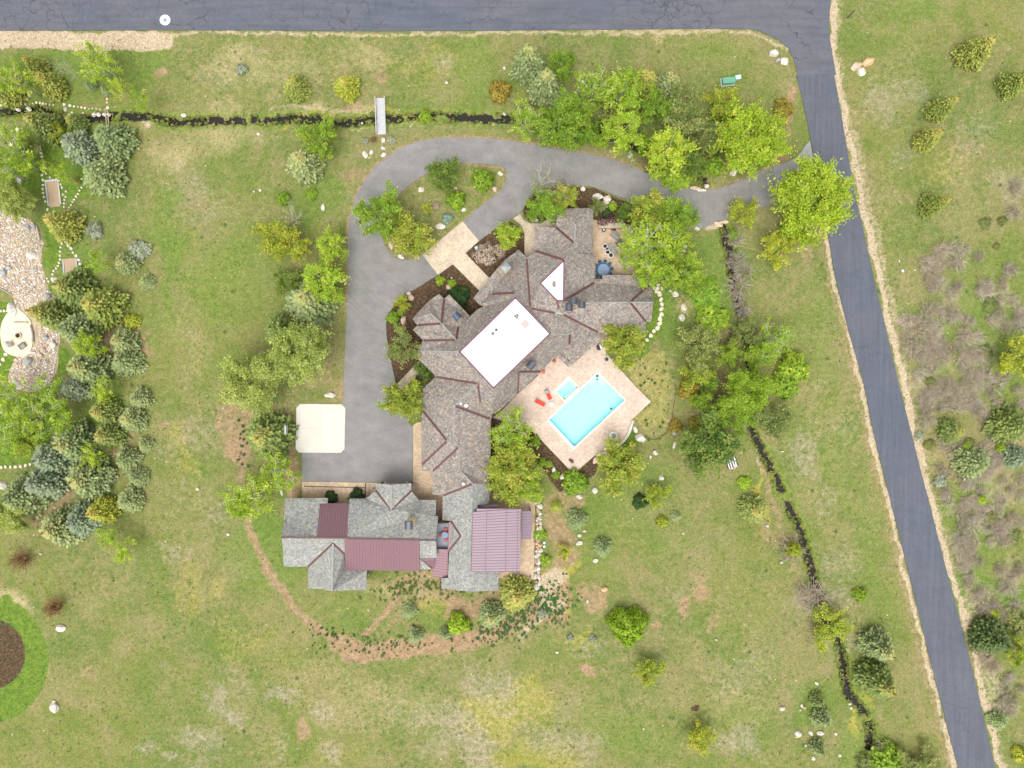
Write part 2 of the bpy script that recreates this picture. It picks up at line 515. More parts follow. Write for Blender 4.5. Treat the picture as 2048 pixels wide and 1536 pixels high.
# cheap smooth noise on the grid
def vnoise(x, y, seed):
    r = np.random.RandomState(seed)
    tab = r.rand(257, 257)
    xi = np.floor(x).astype(int); yi = np.floor(y).astype(int)
    fx = x - xi; fy = y - yi
    fx = fx * fx * (3 - 2 * fx); fy = fy * fy * (3 - 2 * fy)
    xi %= 256; yi %= 256
    return (tab[yi, xi] * (1 - fx) + tab[yi, xi + 1] * fx) * (1 - fy) + (tab[yi + 1, xi] * (1 - fx) + tab[yi + 1, xi + 1] * fx) * fy
def fbm(x, y, seed, o=4):
    s = 0; a = 0.5
    for i in range(o):
        s = s + a * vnoise(x * 2 ** i, y * 2 ** i, seed + i); a *= 0.5
    return s / (1 - 0.5 ** o)
WX = (fbm(GPX / 22, GPY / 22, 3) - 0.5) * 16      # wobble for edges, in pixels
WY = (fbm(GPX / 22, GPY / 22, 13) - 0.5) * 16
BX = (fbm(GPX / 55, GPY / 55, 31, 5) - 0.5) * 95; BY = (fbm(GPX / 55, GPY / 55, 47, 5) - 0.5) * 95
QX = GPX + WX; QY = GPY + WY

L = {k: np.zeros_like(GX) for k in ('lush', 'mauve', 'dirt', 'gravel', 'lawn', 'mulch', 'yellow', 'tan')}

def blob(layer, x, y, rx, ry=None, ang=0, s=1.0, soft=0.5, q=True):
    ry = ry or rx
    # natural patches: the bigger, the more their outline wanders
    kk = min(1.0, max(rx, ry) / 45.0)
    X = (QX + BX * kk if q else GPX) - x; Y = (QY + BY * kk if q else GPY) - y
    c, n = math.cos(R(ang)), math.sin(R(ang))
    d = np.sqrt(((X * c + Y * n) / rx) ** 2 + ((-X * n + Y * c) / ry) ** 2)
    w = np.clip((1 - d) / soft + 0.5, 0, 1) * s
    L[layer] = np.maximum(L[layer], w)

def segdist(pts, X, Y):
    best = np.full_like(GX, 1e9)
    for (ax, ay), (bx, by) in zip(pts[:-1], pts[1:]):
        dx, dy = bx - ax, by - ay
        t = np.clip(((X - ax) * dx + (Y - ay) * dy) / (dx * dx + dy * dy + 1e-9), 0, 1)
        best = np.minimum(best, np.hypot(X - ax - t * dx, Y - ay - t * dy))
    return best

def line(layer, pts, w, s=1.0, soft=6, q=True):
    d = segdist(pts, QX if q else GPX, QY if q else GPY)
    L[layer] = np.maximum(L[layer], np.clip((w / 2 - d) / soft + 0.5, 0, 1) * s)

def inside(pts, X, Y):
    ins = np.zeros(GX.shape, bool); n = len(pts)
    for i in range(n):
        x1, y1 = pts[i]; x2, y2 = pts[(i + 1) % n]
        if y1 == y2: continue
        cond = ((y1 > Y) != (y2 > Y)) & (X < (x2 - x1) * (Y - y1) / (y2 - y1) + x1)
        ins ^= cond
    return ins

def poly(layer, pts, s=1.0, soft=4, q=False):
    X, Y = (QX, QY) if q else (GPX, GPY)
    d = segdist(list(pts) + [pts[0]], X, Y)
    sd = np.where(inside(pts, X, Y), d, -d)
    L[layer] = np.maximum(L[layer], np.clip(sd / soft + 0.5, 0, 1) * s)

# --- lush green
for a in [(340,520,22,190,-4,.6),(300,640,60,60,0,.5),(470,560,120,120,0,.5),(640,400,60,60,0,.6),(560,1100,110,110,20,.7),(700,1210,110,45,0,.42),
          (900,1250,80,40,0,.55),(80,140,130,60,0,.7),(250,140,90,60,0,.6),(960,140,60,80,0,.55),(880,200,50,40,0,.4),(1150,110,120,25,0,.35),(1430,110,90,30,0,.4),
          (1350,600,50,100,0,.75),(1420,560,60,80,0,.65),(1300,960,90,40,0,.6),(1180,1060,90,90,0,.5),(1250,1000,120,50,10,.45),(1330,1060,150,60,15,.35),
          (1640,700,30,170,-13,.4),(1700,1000,40,200,-12,.4),(1760,1200,45,120,-12,.4),(1620,880,70,60,0,.3),(1500,1330,80,60,0,.3),(1250,1470,120,50,20,.45),
          (1960,520,90,60,0,.4),(1990,680,90,120,0,.6),(1870,720,40,60,0,.6),(1920,1000,60,60,0,.5),(1940,1180,60,60,0,.6),(2020,1240,60,90,0,.8),(1960,1420,70,60,0,.5),
          (1700,60,60,50,0,.3),(1830,30,60,40,0,.5),(1800,120,90,90,0,.25),(2040,350,40,90,0,.3),(200,860,60,160,0,.6),(60,560,60,60,0,.4),(560,980,50,60,0,.6),(130,560,60,120,0,.7),
          (150,330,90,80,0,.7),(60,960,90,60,0,.4),(480,1300,90,60,0,.2),(680,1500,120,40,0,.2),(880,1480,90,40,0,.25),(350,1000,120,60,0,.25),(140,950,90,60,0,.4),
          (880,370,110,40,0,.5),(900,430,80,40,0,.45),(1470,1440,60,60,0,.3),(1630,1400,40,60,0,.6),(1710,1500,60,60,0,.6),(420,760,50,80,0,.3)]:
    blob('lush', *a, soft=0.9)
# --- deep, watered lawn
blob('lawn', -22, 1322, 118, 124, 0, 1, .05, False); blob('lawn', 0, 1250, 60, 60, 0, .9, .4)
poly('lawn', [(-20,790),(110,795),(120,850),(85,900),(70,925),(-20,940)], .9, 10, True)
poly('lawn', [(-20,600),(18,605),(12,640),(4,690),(-20,720)], 1, 5)
poly('lawn', [(-20,700),(20,705),(28,720),(22,745),(8,790),(-20,800)], 1, 6)
poly('lawn', [(0,100),(210,102),(215,200),(150,215),(0,210)], .45, 14, True)
poly('lawn', [(86,440),(120,470),(122,510),(108,545),(88,530)], .9, 8, True)
poly('lawn', [(110,700),(130,690),(150,720),(125,750),(112,760)], .8, 8, True)
poly('lawn', [(20,245),(170,290),(180,400),(90,400),(20,370)], .7, 16, True)
poly('lawn', [(1205,560),(1330,570),(1335,640),(1300,700),(1290,720),(1240,720)], .75, 10, True)
poly('lawn', [(985,500),(1000,490),(978,545),(962,538)], 1, 4); poly('lawn', [(905,530),(930,548),(955,585),(930,590)], .9, 6)
poly('lawn', [(1255,850),(1275,870),(1290,885),(1250,905),(1225,890)], .9, 6)
# --- yellow dry lawn beside the pool
poly('tan', [(1213,690),(1350,700),(1355,760),(1347,820),(1340,860),(1310,880),(1290,872),(1262,845),(1302,803),(1266,766)], .28, 8, True)
poly('yellow', [(1213,700),(1330,700),(1345,760),(1335,850),(1290,860),(1265,840),(1300,803),(1266,766)], .42, 10, True)
# --- grey-mauve dead weed patches
for a in [(1180,1300,40,25,0,.5),(575,1392,32,26,0,.9),(650,1425,26,20,0,.8),(740,1440,30,18,0,.4),(660,1500,26,22,20,.9),(560,1500,16,40,0,.5),
          (910,1450,60,35,20,.9),(960,1480,70,30,60,.85),(830,1440,40,30,0,.6),(1000,1370,60,38,20,.85),(975,1350,40,30,0,.5),(880,1490,30,60,60,.6),(1100,1480,60,40,0,.7),(1160,1500,60,30,0,.7),
          (400,1480,60,28,20,.8),(445,1415,50,17,30,.95),(290,1500,24,16,0,.8),(340,1520,26,12,0,.8),(420,1530,60,20,0,.6),(470,1370,30,40,0,.4),(330,1330,10,8,0,.7),
          (380,380,60,45,0,.6),(410,430,70,30,0,.5),(360,330,40,30,0,.5),(430,150,50,40,0,.45),(500,110,60,25,0,.4),(300,460,60,60,0,.2),
          (400,870,90,50,0,.5),(360,1000,50,80,0,.35),(350,1110,40,30,30,.6),(430,1020,40,30,0,.5),
          (1770,190,40,50,0,.7),(1830,180,50,25,20,.6),(1800,300,20,40,0,.6),(1950,270,25,60,30,.5),(1950,250,40,30,0,.4),(1800,110,30,30,0,.4),(2030,370,30,60,0,.7),
          (1620,910,25,60,-20,.7),(1640,1000,30,40,0,.55),(1680,1120,40,40,0,.6),(1600,1090,30,20,0,.4),(1500,1350,70,60,0,.5),(1470,1490,70,30,0,.8),(1540,1300,60,60,0,.4),
          (885,130,30,25,0,.6),(1330,1280,40,30,0,.3),(1350,1200,20,30,0,.5),(1120,1420,50,25,30,.5),(1700,1280,40,40,0,.6),(1640,1200,50,40,0,.7),(1690,860,30,40,0,.4)]:
    a = a[:5] + (a[5] * .72,); blob('mauve', *a, soft=1.1)
for c in [] and [(1850,560),(1900,600),(2010,600),(1880,650),(1960,690),(1850,720),(1900,760),(1960,790),(1850,800),(1990,980),(1920,1000),(1900,1060),(1960,1050),(2010,1120),(1980,1180),(1900,1120)]:
    blob('mauve', c[0], c[1], 40, 30, 20, .42, .9)
# --- bare reddish earth
TRACK = [(470,830),(462,880),(466,930),(480,1000),(500,1060),(520,1110),(548,1165),(585,1215),(630,1255),(680,1288),(725,1308),(780,1300),(850,1290),(920,1283),(970,1270),(1010,1255),(1050,1235),(1090,1205),(1120,1170)]
line('dirt', TRACK[3:10], 20, .8, 14); line('dirt', TRACK[9:16], 38, 1, 16); line('dirt', TRACK[15:], 30, .9, 16)
line('dirt', [(725,1270),(770,1225),(800,1180),(830,1150)], 14, .85, 8); line('dirt', [(690,1268),(730,1262),(770,1230)], 6, .6, 6)
blob('dirt', 720, 1300, 40, 24, 0, .9, .7); blob('dirt', 470, 860, 26, 62, 5, .62, .9); blob('dirt', 478, 930, 18, 50, -8, .8, .6)
for a in [(815,1165,60,18,0,.55),(930,1205,60,26,0,.75),(860,1180,90,40,0,.5),(790,1230,30,40,0,.5),(560,830,40,24,0,.6),(620,720,40,80,20,.5),(670,790,25,30,0,.6),(590,905,14,60,0,.6),
          (590,950,16,90,0,.8),(1110,1060,30,60,0,.7),(1125,1110,22,50,0,.7),(1100,1220,40,30,0,.8),(1130,1190,36,20,-30,.8),(1190,1200,14,36,-10,.7),(1405,1185,24,22,0,.75),(1390,1150,20,14,0,.5),
          (1365,1215,12,22,20,.7),(1175,1342,18,14,0,.95),(1310,1250,14,12,0,.7),(1440,1250,14,30,20,.5),(1372,1415,9,9,0,.3),
          (1415,905,40,26,20,.55),(1365,870,18,40,0,.35),(1570,190,10,30,-10,.9),(1580,240,8,40,-8,.9),(1560,312,28,8,-15,.9),(1600,500,25,30,0,.5),(1620,520,16,10,0,.6),
          (770,150,20,14,0,.6),(325,150,16,12,0,.7),(700,345,30,20,0,.5),(700,210,20,12,0,.6),(215,310,12,10,0,.8),(230,690,36,40,30,.7),(240,620,20,60,-20,.7),(280,680,30,14,40,.6),
          (230,900,26,60,10,.6),(275,920,14,26,20,.7),(120,1000,60,30,-30,.6),(1010,255,40,8,0,.3),(1880,245,26,10,0,.5),(1815,650,20,8,0,.8),(1900,1310,40,22,0,.6),(1960,1330,40,20,20,.5),(1940,300,40,30,0,.3),
          (1515,700,60,60,0,.3),(1470,760,40,40,0,.4),(1490,860,40,30,0,.4),(1350,850,20,30,0,.4),(1060,1080,18,80,0,.4),(1140,1000,30,30,0,.6),(1180,960,60,20,0,.3),(1560,1090,50,26,50,.5),
          (1870,880,40,60,0,.4),(1900,950,60,20,0,.35),(2010,860,30,40,0,.4),(190,1160,24,40,0,.35),(185,1345,24,20,0,.5),(610,1470,16,26,10,.7),(590,1210,20,14,40,.4),(330,840,9,7,0,.8)]:
    blob('dirt', *a, soft=0.8)
# thin raw edge along the driveway
DRIVE_OUT = [(604,905),(604,963),(825,966),(825.8,854),(818,846),(806,820),(796,790),(792,768),(779,710),(773,671),(772,649),(777,629),(790,607),(806,594),(824.5,581.5),(876,549.8),
  (905.8,528.5),(930,508),(957.8,482),(985,461),(1010,443),(1024,436),(1040,427),(1052,408),(1060,392),(1080,378),(1110,371),(1144,371),(1180,372),(1214,383),(1245,396),(1280,410),(1320,428),(1360,447),
  (1391,458.5),(1410,455),(1432,446),(1460,436),(1490,427),(1515,418),(1536,411.5),(1560,404),(1585,393),(1610,380),(1640,366),(1630,332),(1620,284),(1611,290),(1603,303),(1591,316),(1570,326),(1536,336),
  (1510,348),(1480,362),(1455,371),(1436.5,377.5),(1420,380),(1400,380),(1369,376),(1340,366),(1311.5,355),(1275,338),(1236.5,322.5),(1205,313),(1174,307),(1135,300),(1094,295),(1060,287),(1024,282.5),
  (990,278),(962,276),(925,275),(892,275.5),(870,277),(849.5,280),(830,285),(812,291),(792,301),(774.5,314),(760,325),(747,337.5),(730,360),(717,384),(709,400),(704,418),(699,434),(697,449),(695,484),(696,584),
  (694,620),(691,671),(689,720),(687,768),(686,808),(640,840)]
ISLAND = [(803,384),(820,369),(837,357.5),(855,346),(874.5,337.5),(895,330),(917,326.5),(940,326),(962,327.5),(982,329.5),(999.5,332.5),(1010,337),(1014.5,346),(1013,360),(1002,382),(988,393),(969.5,406.5),
  (947,424),(925.8,442.8),(885,476),(845,509.5),(838,514),(829.5,516.5),(815,520),(802,520),(790,515),(779,504),(771,492),(766,480),(764,465),(763,450),(765,435),(770,422),(778,409),(790,396)]
line('dirt', DRIVE_OUT[50:90], 9, .85, 5, False); line('dirt', ISLAND + [ISLAND[0]], 8, .75, 5, False)
poly('dirt', ISLAND, .35, 20, True)
# --- mulched beds
BED_W = [(792,768),(779,710),(773,671),(772,649),(777,629),(790,607),(824.5,581.5),(876,549.8),(905.8,528.5),(958,581),(990,560),(980,640),(900,720),(850,760),(800,770)]
poly('mulch', BED_W, 1, 4)
poly('mulch', [(931,506),(958,482),(990,459),(1020,443),(1036,452),(1049,470),(1050,520),(1010,560),(977,556)], 1, 5)
poly('mulch', [(1046,412),(1062,395),(1090,374),(1144,374),(1190,376),(1240,398),(1290,420),(1300,470),(1260,500),(1240,460),(1190,440),(1180,425),(1112,430),(1090,440),(1060,444),(1048,432)], 1, 5)
poly('mulch', [(1062,862),(1080,868),(1150,950),(1192,908),(1200,915),(1190,950),(1150,970),(1120,985),(1100,960),(1075,920),(1060,890)], 1, 6)
poly('mulch', [(980,840),(1000,825),(1065,865),(1080,900),(1060,930),(982,925)], .9, 8)
blob('mulch', -22, 1308, 73, 73, 0, .62, .05, False); L['dirt'] = np.maximum(L['dirt'], 0)
blob('mulch', 1392, 1418, 9, 8, 0, 1, .4)
for a in [(1350,620,60,60,0,.2),(1450,780,60,50,0,.5),(1480,680,60,40,0,.5),(1220,270,90,40,20,.55),(1330,330,90,30,20,.5),(1400,300,60,40,0,.5),(1250,210,90,40,0,.45),(1080,210,60,30,0,.5)]:
    blob('mulch', *a, soft=0.9)
# --- gravel
RIP = [(-20,412),(20,424),(55,436),(72,452),(80,478),(83,510),(85,545),(92,575),(104,590),(112,640),(116,680),(113,720),(104,760),(80,784),(45,782),(14,772),(20,742),(30,715),(60,690),(60,640),(30,610),(26,590),(-20,560)]
poly('gravel', RIP, 1, 4, True)
line('gravel', [(-60,76),(0,77),(90,78),(160,84),(250,82),(330,80)], 38, .9, 10)
line('gravel', [(330,66),(512,66),(700,69),(900,68),(1100,66),(1300,63),(1440,62),(1500,66),(1540,78),(1572,100)], 8, .8, 12)
RR = [(1668,-60),(1668,0),(1669,50),(1664,75),(1682,175),(1697,250),(1722,384),(1733,434),(1762,559),(1810,768),(1857,968),(1906,1152),(1950,1302),(2003,1536),(2030,1640)]
RL = [(1650,440),(1651,475),(1665,554),(1721,768),(1739,860),(1769,980),(1812,1152),(1853,1322),(1908,1536),(1935,1640)]
line('gravel', [(x - 2, y) for x, y in RR], 13, .95, 7); line('gravel', [(x + 6, y) for x, y in RR], 20, .45, 16); line('gravel', [(x + 1, y) for x, y in RL], 10, .85, 8)
line('gravel', [(1708,260),(1740,420),(1770,540),(1798,650)], 22, .5, 16); line('gravel', [(1940,1200),(1975,1330),(2000,1420)], 40, .5, 16)
line('dirt', [(x - 9, y) for x, y in RL], 10, .6, 8); line('dirt', [(1712,220),(1730,330),(1755,440)], 16, .4, 12)
blob('gravel', 1105, 1185, 45, 22, -55, .8, .7); blob('gravel', 1125, 1165, 24, 14, -30, .8, .7); blob('gravel', 1080, 1225, 40, 14, -50, .6, .7)
blob('gravel', 1030, 1160, 30, 14, 0, .5, .7); blob('gravel', 1395, 378, 36, 8, 10, .9, .6); blob('gravel', 1440, 452, 26, 9, -25, .9, .6); blob('gravel', 287, 245, 14, 10, 0, .7, .7)
line('gravel', [(540,215),(600,214),(700,220),(745,226)], 10, .55, 8); line('gravel', [(690,260),(770,252),(900,245),(1010,246)], 5, .6, 6)
line('dirt', [(1516,880),(1526,930),(1540,980),(1560,1050)], 16, .6, 10); line('gravel', [(1505,868),(1516,900),(1524,950)], 9, .6, 8)
blob('gravel', 1820, 640, 22, 12, 0, .4, .8)
# --- dry tan and straw yellow
for x_, y_ in ((1900,600),(2010,600),(1880,700),(1960,700),(1860,770),(1930,790),(1990,980),(1920,1010),(1900,1090),(1980,1060),(2010,1150),(1960,1190)): blob('mauve', x_, y_, 34, 26, 20, .5, 1.2); blob('dirt', x_ + 20, y_ + 16, 24, 16, 0, .4, 1.2)
blob('lush', 1930, 650, 110, 130, 0, .5, .9); blob('lush', 1940, 1050, 90, 130, 0, .45, .9)
for a in [(450,250,90,60,0,.5),(350,300,60,40,0,.5),(560,140,90,40,0,.45),(740,110,90,30,0,.4),(660,215,100,12,0,.7),(380,700,60,90,0,.3),(470,120,60,40,0,.5),(800,1180,90,30,0,.5),(1260,60,200,12,0,.5),
          (760,1420,200,60,0,.35),(1000,1420,120,80,0,.3),(1600,850,90,200,-12,.25),(1500,1200,120,120,0,.2),(1250,1420,150,40,0,.2),(1780,420,60,120,0,.25),(1900,350,90,60,0,.25),(620,1340,90,40,0,.3),
          (1480,1420,70,70,0,.3),(30,1200,40,20,30,.8),(90,1300,10,60,-20,.7),(1700,800,60,80,0,.2),(280,820,60,40,0,.3),(2000,900,60,120,0,.4),(1850,900,40,60,0,.4),(1930,760,90,60,0,.4)]:
    blob('tan', *a, soft=1.0)
for a in [(1000,1420,80,50,0,.55),(1060,1390,60,40,0,.5),(1140,1170,16,60,10,.9),(1125,1100,20,20,0,.8),(1100,1170,16,30,0,.5),(880,1215,40,16,0,.6),(750,226,60,7,0,.9),(630,226,60,7,0,.9),(600,248,60,8,0,.8),
          (1040,1510,80,40,0,.5),(1150,1290,40,16,0,.5),(480,1290,60,60,0,.3),(450,560,60,120,0,.25),(370,900,20,60,0,.4),(350,860,20,30,0,.5),(860,470,60,20,0,.2),(1090,1520,60,30,0,.5),(1540,1000,9,60,-20,.9),(1720,1440,12,50,0,.8),
          (440,1190,20,30,0,.4),(370,1180,30,60,0,.35),(640,1500,200,26,0,.25),(700,160,60,40,0,.3),(860,130,90,50,0,.3),(1900,330,60,60,0,.3),(-22,1322,100,90,0,.5)]:
    blob('yellow', *a, soft=1.0)
# soft mowing arcs in the field
arc = np.sin(np.hypot(GPX - 560, GPY - 640) / 9.0) * 0.5 + 0.5
L['yellow'] = np.maximum(L['yellow'], 0.22 * arc * np.clip(1 - np.abs(np.hypot(GPX - 700, GPY - 900) - 450) / 90, 0, 1))
vert = (np.sin(GPX / 5.5 + 2 * np.sin(GPY / 160)) * .5 + .5) * np.clip(1 - np.abs(GPX - 390) / 90, 0, 1) * np.clip((GPY - 300) / 200, 0, 1) * np.clip((1100 - GPY) / 100, 0, 1)
L['yellow'] = np.maximum(L['yellow'], 0.3 * vert)

for x0_, w_, s_ in ((300, 26, .35), (352, 18, .3), (425, 22, .28), (480, 16, .25)):
    L['lush'] = np.maximum(L['lush'], s_ * np.clip(1.2 - np.abs(QX - x0_ - 12 * np.sin(GPY / 150)) / w_, 0, 1) * np.clip((GPY - 330) / 120, 0, 1) * np.clip((1150 - GPY) / 200, 0, 1))
rut = np.abs(np.hypot(GPX - 1330, GPY - 1330) - 225)
L['lush'] = np.maximum(L['lush'], .4 * np.clip(1.2 - rut / 6, 0, 1) * (GPX > 1380) * (GPY > 1150))
# heights: gentle hummocks, a trench for the stream, a hole for the pool
dS = np.full_like(GX, 1e9)
for pts, w in STREAM:
    d = segdist(pts, GPX + WX * 0.35, GPY + WY * 0.35) * 11.2 / 125 * (125 / 11.2) * k0
    dS = np.minimum(dS, d - w * k0 * 0.5)
hard = np.full_like(GX, 1e9)
hum = fbm(GPX / 40, GPY / 40, 77) * 0.16
GZ = -0.03 - hum
dS = dS + (fbm(GPX / 7, GPY / 7, 91) - .5) * .9 + np.clip((fbm(GPX / 18, GPY / 18, 63) - .62) * 8, 0, 1.0)
prof = np.clip(1 - dS / 0.75, 0, 1)
GZ -= 0.75 * prof * prof * (3 - 2 * prof)
L['mulch'] = np.maximum(L['mulch'], np.clip(1.0 - dS / 0.35, 0, 1) * .8)
L['lush'] = np.maximum(L['lush'], np.clip(1.0 - np.abs(dS - 1.0) / 0.9, 0, 1) * .7)
L['yellow'] = np.maximum(L['yellow'], np.clip(1.0 - np.abs(dS - .8) / 0.6, 0, 1) * .55)
for pp in (POOL, SPA):
    cx = sum(p[0] for p in pp) / 4; cy = sum(p[1] for p in pp) / 4
    big = [(cx + (x - cx) * 1.09, cy + (y - cy) * 1.09) for x, y in pp]
    GZ = np.where(inside(big, GPX, GPY), -2.6, GZ)
far = np.clip((np.maximum(np.abs(GX) - 104, np.abs(GY) - 80)) / 400, 0, 1)
GZ = GZ + far * (fbm(GX / 300 + 50, GY / 300 + 50, 5) * 12)

ny, nx = GX.shape
verts = np.stack([GX, GY, GZ], -1).reshape(-1, 3).astype(np.float32)
idx = np.arange(nx * ny).reshape(ny, nx)
quads = np.stack([idx[:-1, :-1], idx[:-1, 1:], idx[1:, 1:], idx[1:, :-1]], -1).reshape(-1, 4).astype(np.int32)
gm = bpy.data.meshes.new("ground")
gm.vertices.add(len(verts)); gm.vertices.foreach_set("co", verts.ravel())
gm.loops.add(quads.size); gm.loops.foreach_set("vertex_index", quads.ravel())
gm.polygons.add(len(quads)); gm.polygons.foreach_set("loop_start", np.arange(0, quads.size, 4, dtype=np.int32))
gm.polygons.foreach_set("loop_total", np.full(len(quads), 4, dtype=np.int32))
gm.polygons.foreach_set("use_smooth", np.ones(len(quads), dtype=bool))
for nm, ks in (("wa", ('lush', 'mauve', 'dirt', 'gravel')), ("wb", ('lawn', 'mulch', 'yellow', 'tan'))):
    a = gm.attributes.new(nm, 'FLOAT_COLOR', 'POINT')
    a.data.foreach_set("color", np.stack([L[k].ravel() for k in ks], -1).astype(np.float32).ravel())
gm.update(); gm.validate()
ground = bpy.data.objects.new("ground", gm); COL.objects.link(ground)
ground["kind"] = "structure"

def ground_material():
    m, t, b, o = nt("meadow_ground")
    v = coords(t)
    big = noise_n(t, v, 0.035, 5, 0.6, 0.4)
    mid = noise_n(t, v, 0.22, 5, 0.62, 0.3)
    sm = noise_n(t, v, 1.1, 4, 0.65)
    fine = noise_n(t, v, 3.6, 4, 0.75)
    g1 = ramp(t, mid, [(0.28, (0.068, 0.104, 0.026)), (0.44, (0.108, 0.125, 0.040)), (0.58, (0.160, 0.148, 0.066)), (0.76, (0.205, 0.168, 0.100))])
    g2 = ramp(t, sm, [(0.32, (0.060, 0.104, 0.024)), (0.48, (0.122, 0.138, 0.044)), (0.66, (0.205, 0.172, 0.098))])
    c = mix(t, 0.5, g1, g2)
    c = mix(t, ramp(t, big, [(0.42, 0.0), (0.62, 0.5)]), c, (0.128, 0.140, 0.036))
    pat = noise_n(t, v, 0.075, 6, 0.7, 0.8)
    c = mix(t, ramp(t, pat, [(0.36, 0.6), (0.5, 0.0)]), c, (0.075, 0.118, 0.026))
    c = mix(t, ramp(t, pat, [(0.5, 0.0), (0.66, 0.65)]), c, (0.185, 0.155, 0.085))
    wa = t.nodes.new("ShaderNodeAttribute"); wa.attribute_name = "wa"
    wb = t.nodes.new("ShaderNodeAttribute"); wb.attribute_name = "wb"
    sa = t.nodes.new("ShaderNodeSeparateColor"); t.links.new(wa.outputs["Color"], sa.inputs[0])
    sb = t.nodes.new("ShaderNodeSeparateColor"); t.links.new(wb.outputs["Color"], sb.inputs[0])
    nz = mix(t, 0.5, sm, noise_n(t, v, 2.4, 5, 0.8))
    def mask(w, k=0.9, lo=0.35, hi=0.62, mx=1.0):
        # the painted weight is frayed by noise so that patches break up at their rims
        x = math_n(t, 'ADD', w, math_n(t, 'MULTIPLY', math_n(t, 'SUBTRACT', nz, 0.5), k))
        f = ramp(t, x, [(lo, 0.0), (hi, mx)])
        return mix(t, ramp(t, w, [(0.02, 0.0), (0.12, 1.0)]), 0.0, f) if False else math_n(t, 'MULTIPLY', f, ramp(t, w, [(0.02, 0.0), (0.15, 1.0)]))
    grain = ramp(t, fine, [(0.30, 0.35), (0.5, 1.0), (0.70, 1.75)])
    c = mix(t, mask(sb.outputs[2], 1.2, 0.2, 0.8, .8), c, ramp(t, sm, [(0.3, (0.20, 0.19, 0.035)), (0.7, (0.30, 0.25, 0.06))]))
    c = mix(t, mask(wb.outputs["Alpha"], 1.0, 0.2, 0.8, .85), c, ramp(t, mid, [(0.3, (0.25, 0.215, 0.115)), (0.7, (0.33, 0.26, 0.165))]))
    c = mix(t, mask(sa.outputs[0], 0.9, 0.2, 0.8, .85), c, ramp(t, sm, [(0.3, (0.060, 0.120, 0.022)), (0.55, (0.095, 0.150, 0.028)), (0.75, (0.145, 0.170, 0.045))]))
    c = mix(t, mask(sa.outputs[1], 1.7, 0.2, 0.95, .85), c, ramp(t, sm, [(0.35, (0.19, 0.165, 0.120)), (0.65, (0.285, 0.24, 0.20))]))
    c = mix(t, mask(sb.outputs[0], 0.4), c, ramp(t, sm, [(0.3, (0.055, 0.110, 0.016)), (0.7, (0.120, 0.165, 0.030))]))
    c = mix(t, mask(sa.outputs[2], 1.5, 0.25, 0.8, .92), c, ramp(t, sm, [(0.3, (0.185, 0.118, 0.075)), (0.7, (0.275, 0.19, 0.128))]))
    # gravel: small pale stones, some pinkish, some grey
    st = vor_n(t, v, 7.0); ss = t.nodes.new("ShaderNodeSeparateColor"); t.links.new(st, ss.inputs[0])
    gr = ramp(t, ss.outputs[0], [(0.0, (0.22, 0.165, 0.115)), (0.3, (0.31, 0.25, 0.185)), (0.6, (0.36, 0.30, 0.23)), (1.0, (0.29, 0.215, 0.155))])
    c = mix(t, mask(wa.outputs["Alpha"], 1.5, 0.35, 0.7), c, gr)
    mu = ramp(t, fine, [(0.3, (0.030, 0.019, 0.012)), (0.6, (0.078, 0.050, 0.033)), (0.8, (0.15, 0.10, 0.07))])
    c = mix(t, mask(sb.outputs[1], 0.4), c, mu)
    c = mix(t, 0.55, c, grain, 'MULTIPLY')
    c = mix(t, 1.0, c, (1.22, 1.22, 1.10), 'MULTIPLY')
    # scattered pale pebbles and dark weed rosettes
    pv = t.nodes.new("ShaderNodeTexVoronoi"); pv.inputs["Scale"].default_value = 0.55; t.links.new(v, pv.inputs["Vector"])
    ps = t.nodes.new("ShaderNodeSeparateColor"); t.links.new(pv.outputs["Color"], ps.inputs[0])
    dot = math_n(t, 'MULTIPLY', ramp(t, pv.outputs["Distance"], [(0.045, 1.0), (0.075, 0.0)]), ramp(t, ps.outputs[0], [(0.80, 0.0), (0.83, 1.0)]))
    c = mix(t, dot, c, (0.52, 0.46, 0.36))
    pw = t.nodes.new("ShaderNodeTexVoronoi"); pw.inputs["Scale"].default_value = 0.42; t.links.new(v, pw.inputs["Vector"])
    pq = t.nodes.new("ShaderNodeSeparateColor"); t.links.new(pw.outputs["Color"], pq.inputs[0])
    dk = math_n(t, 'MULTIPLY', ramp(t, pw.outputs["Distance"], [(0.08, 0.8), (0.20, 0.0)]), ramp(t, pq.outputs[1], [(0.86, 0.0), (0.9, 1.0)]))
    c = mix(t, dk, c, (0.045, 0.085, 0.028))
    t.links.new(c, b.inputs["Base Color"])
    b.inputs["Roughness"].default_value = 1.0
    b.inputs["Specular IOR Level"].default_value = 0.1
    bump(t, b, mix(t, 0.5, sm, fine), 0.9, 0.12)
    return m
gm.materials.append(ground_material())

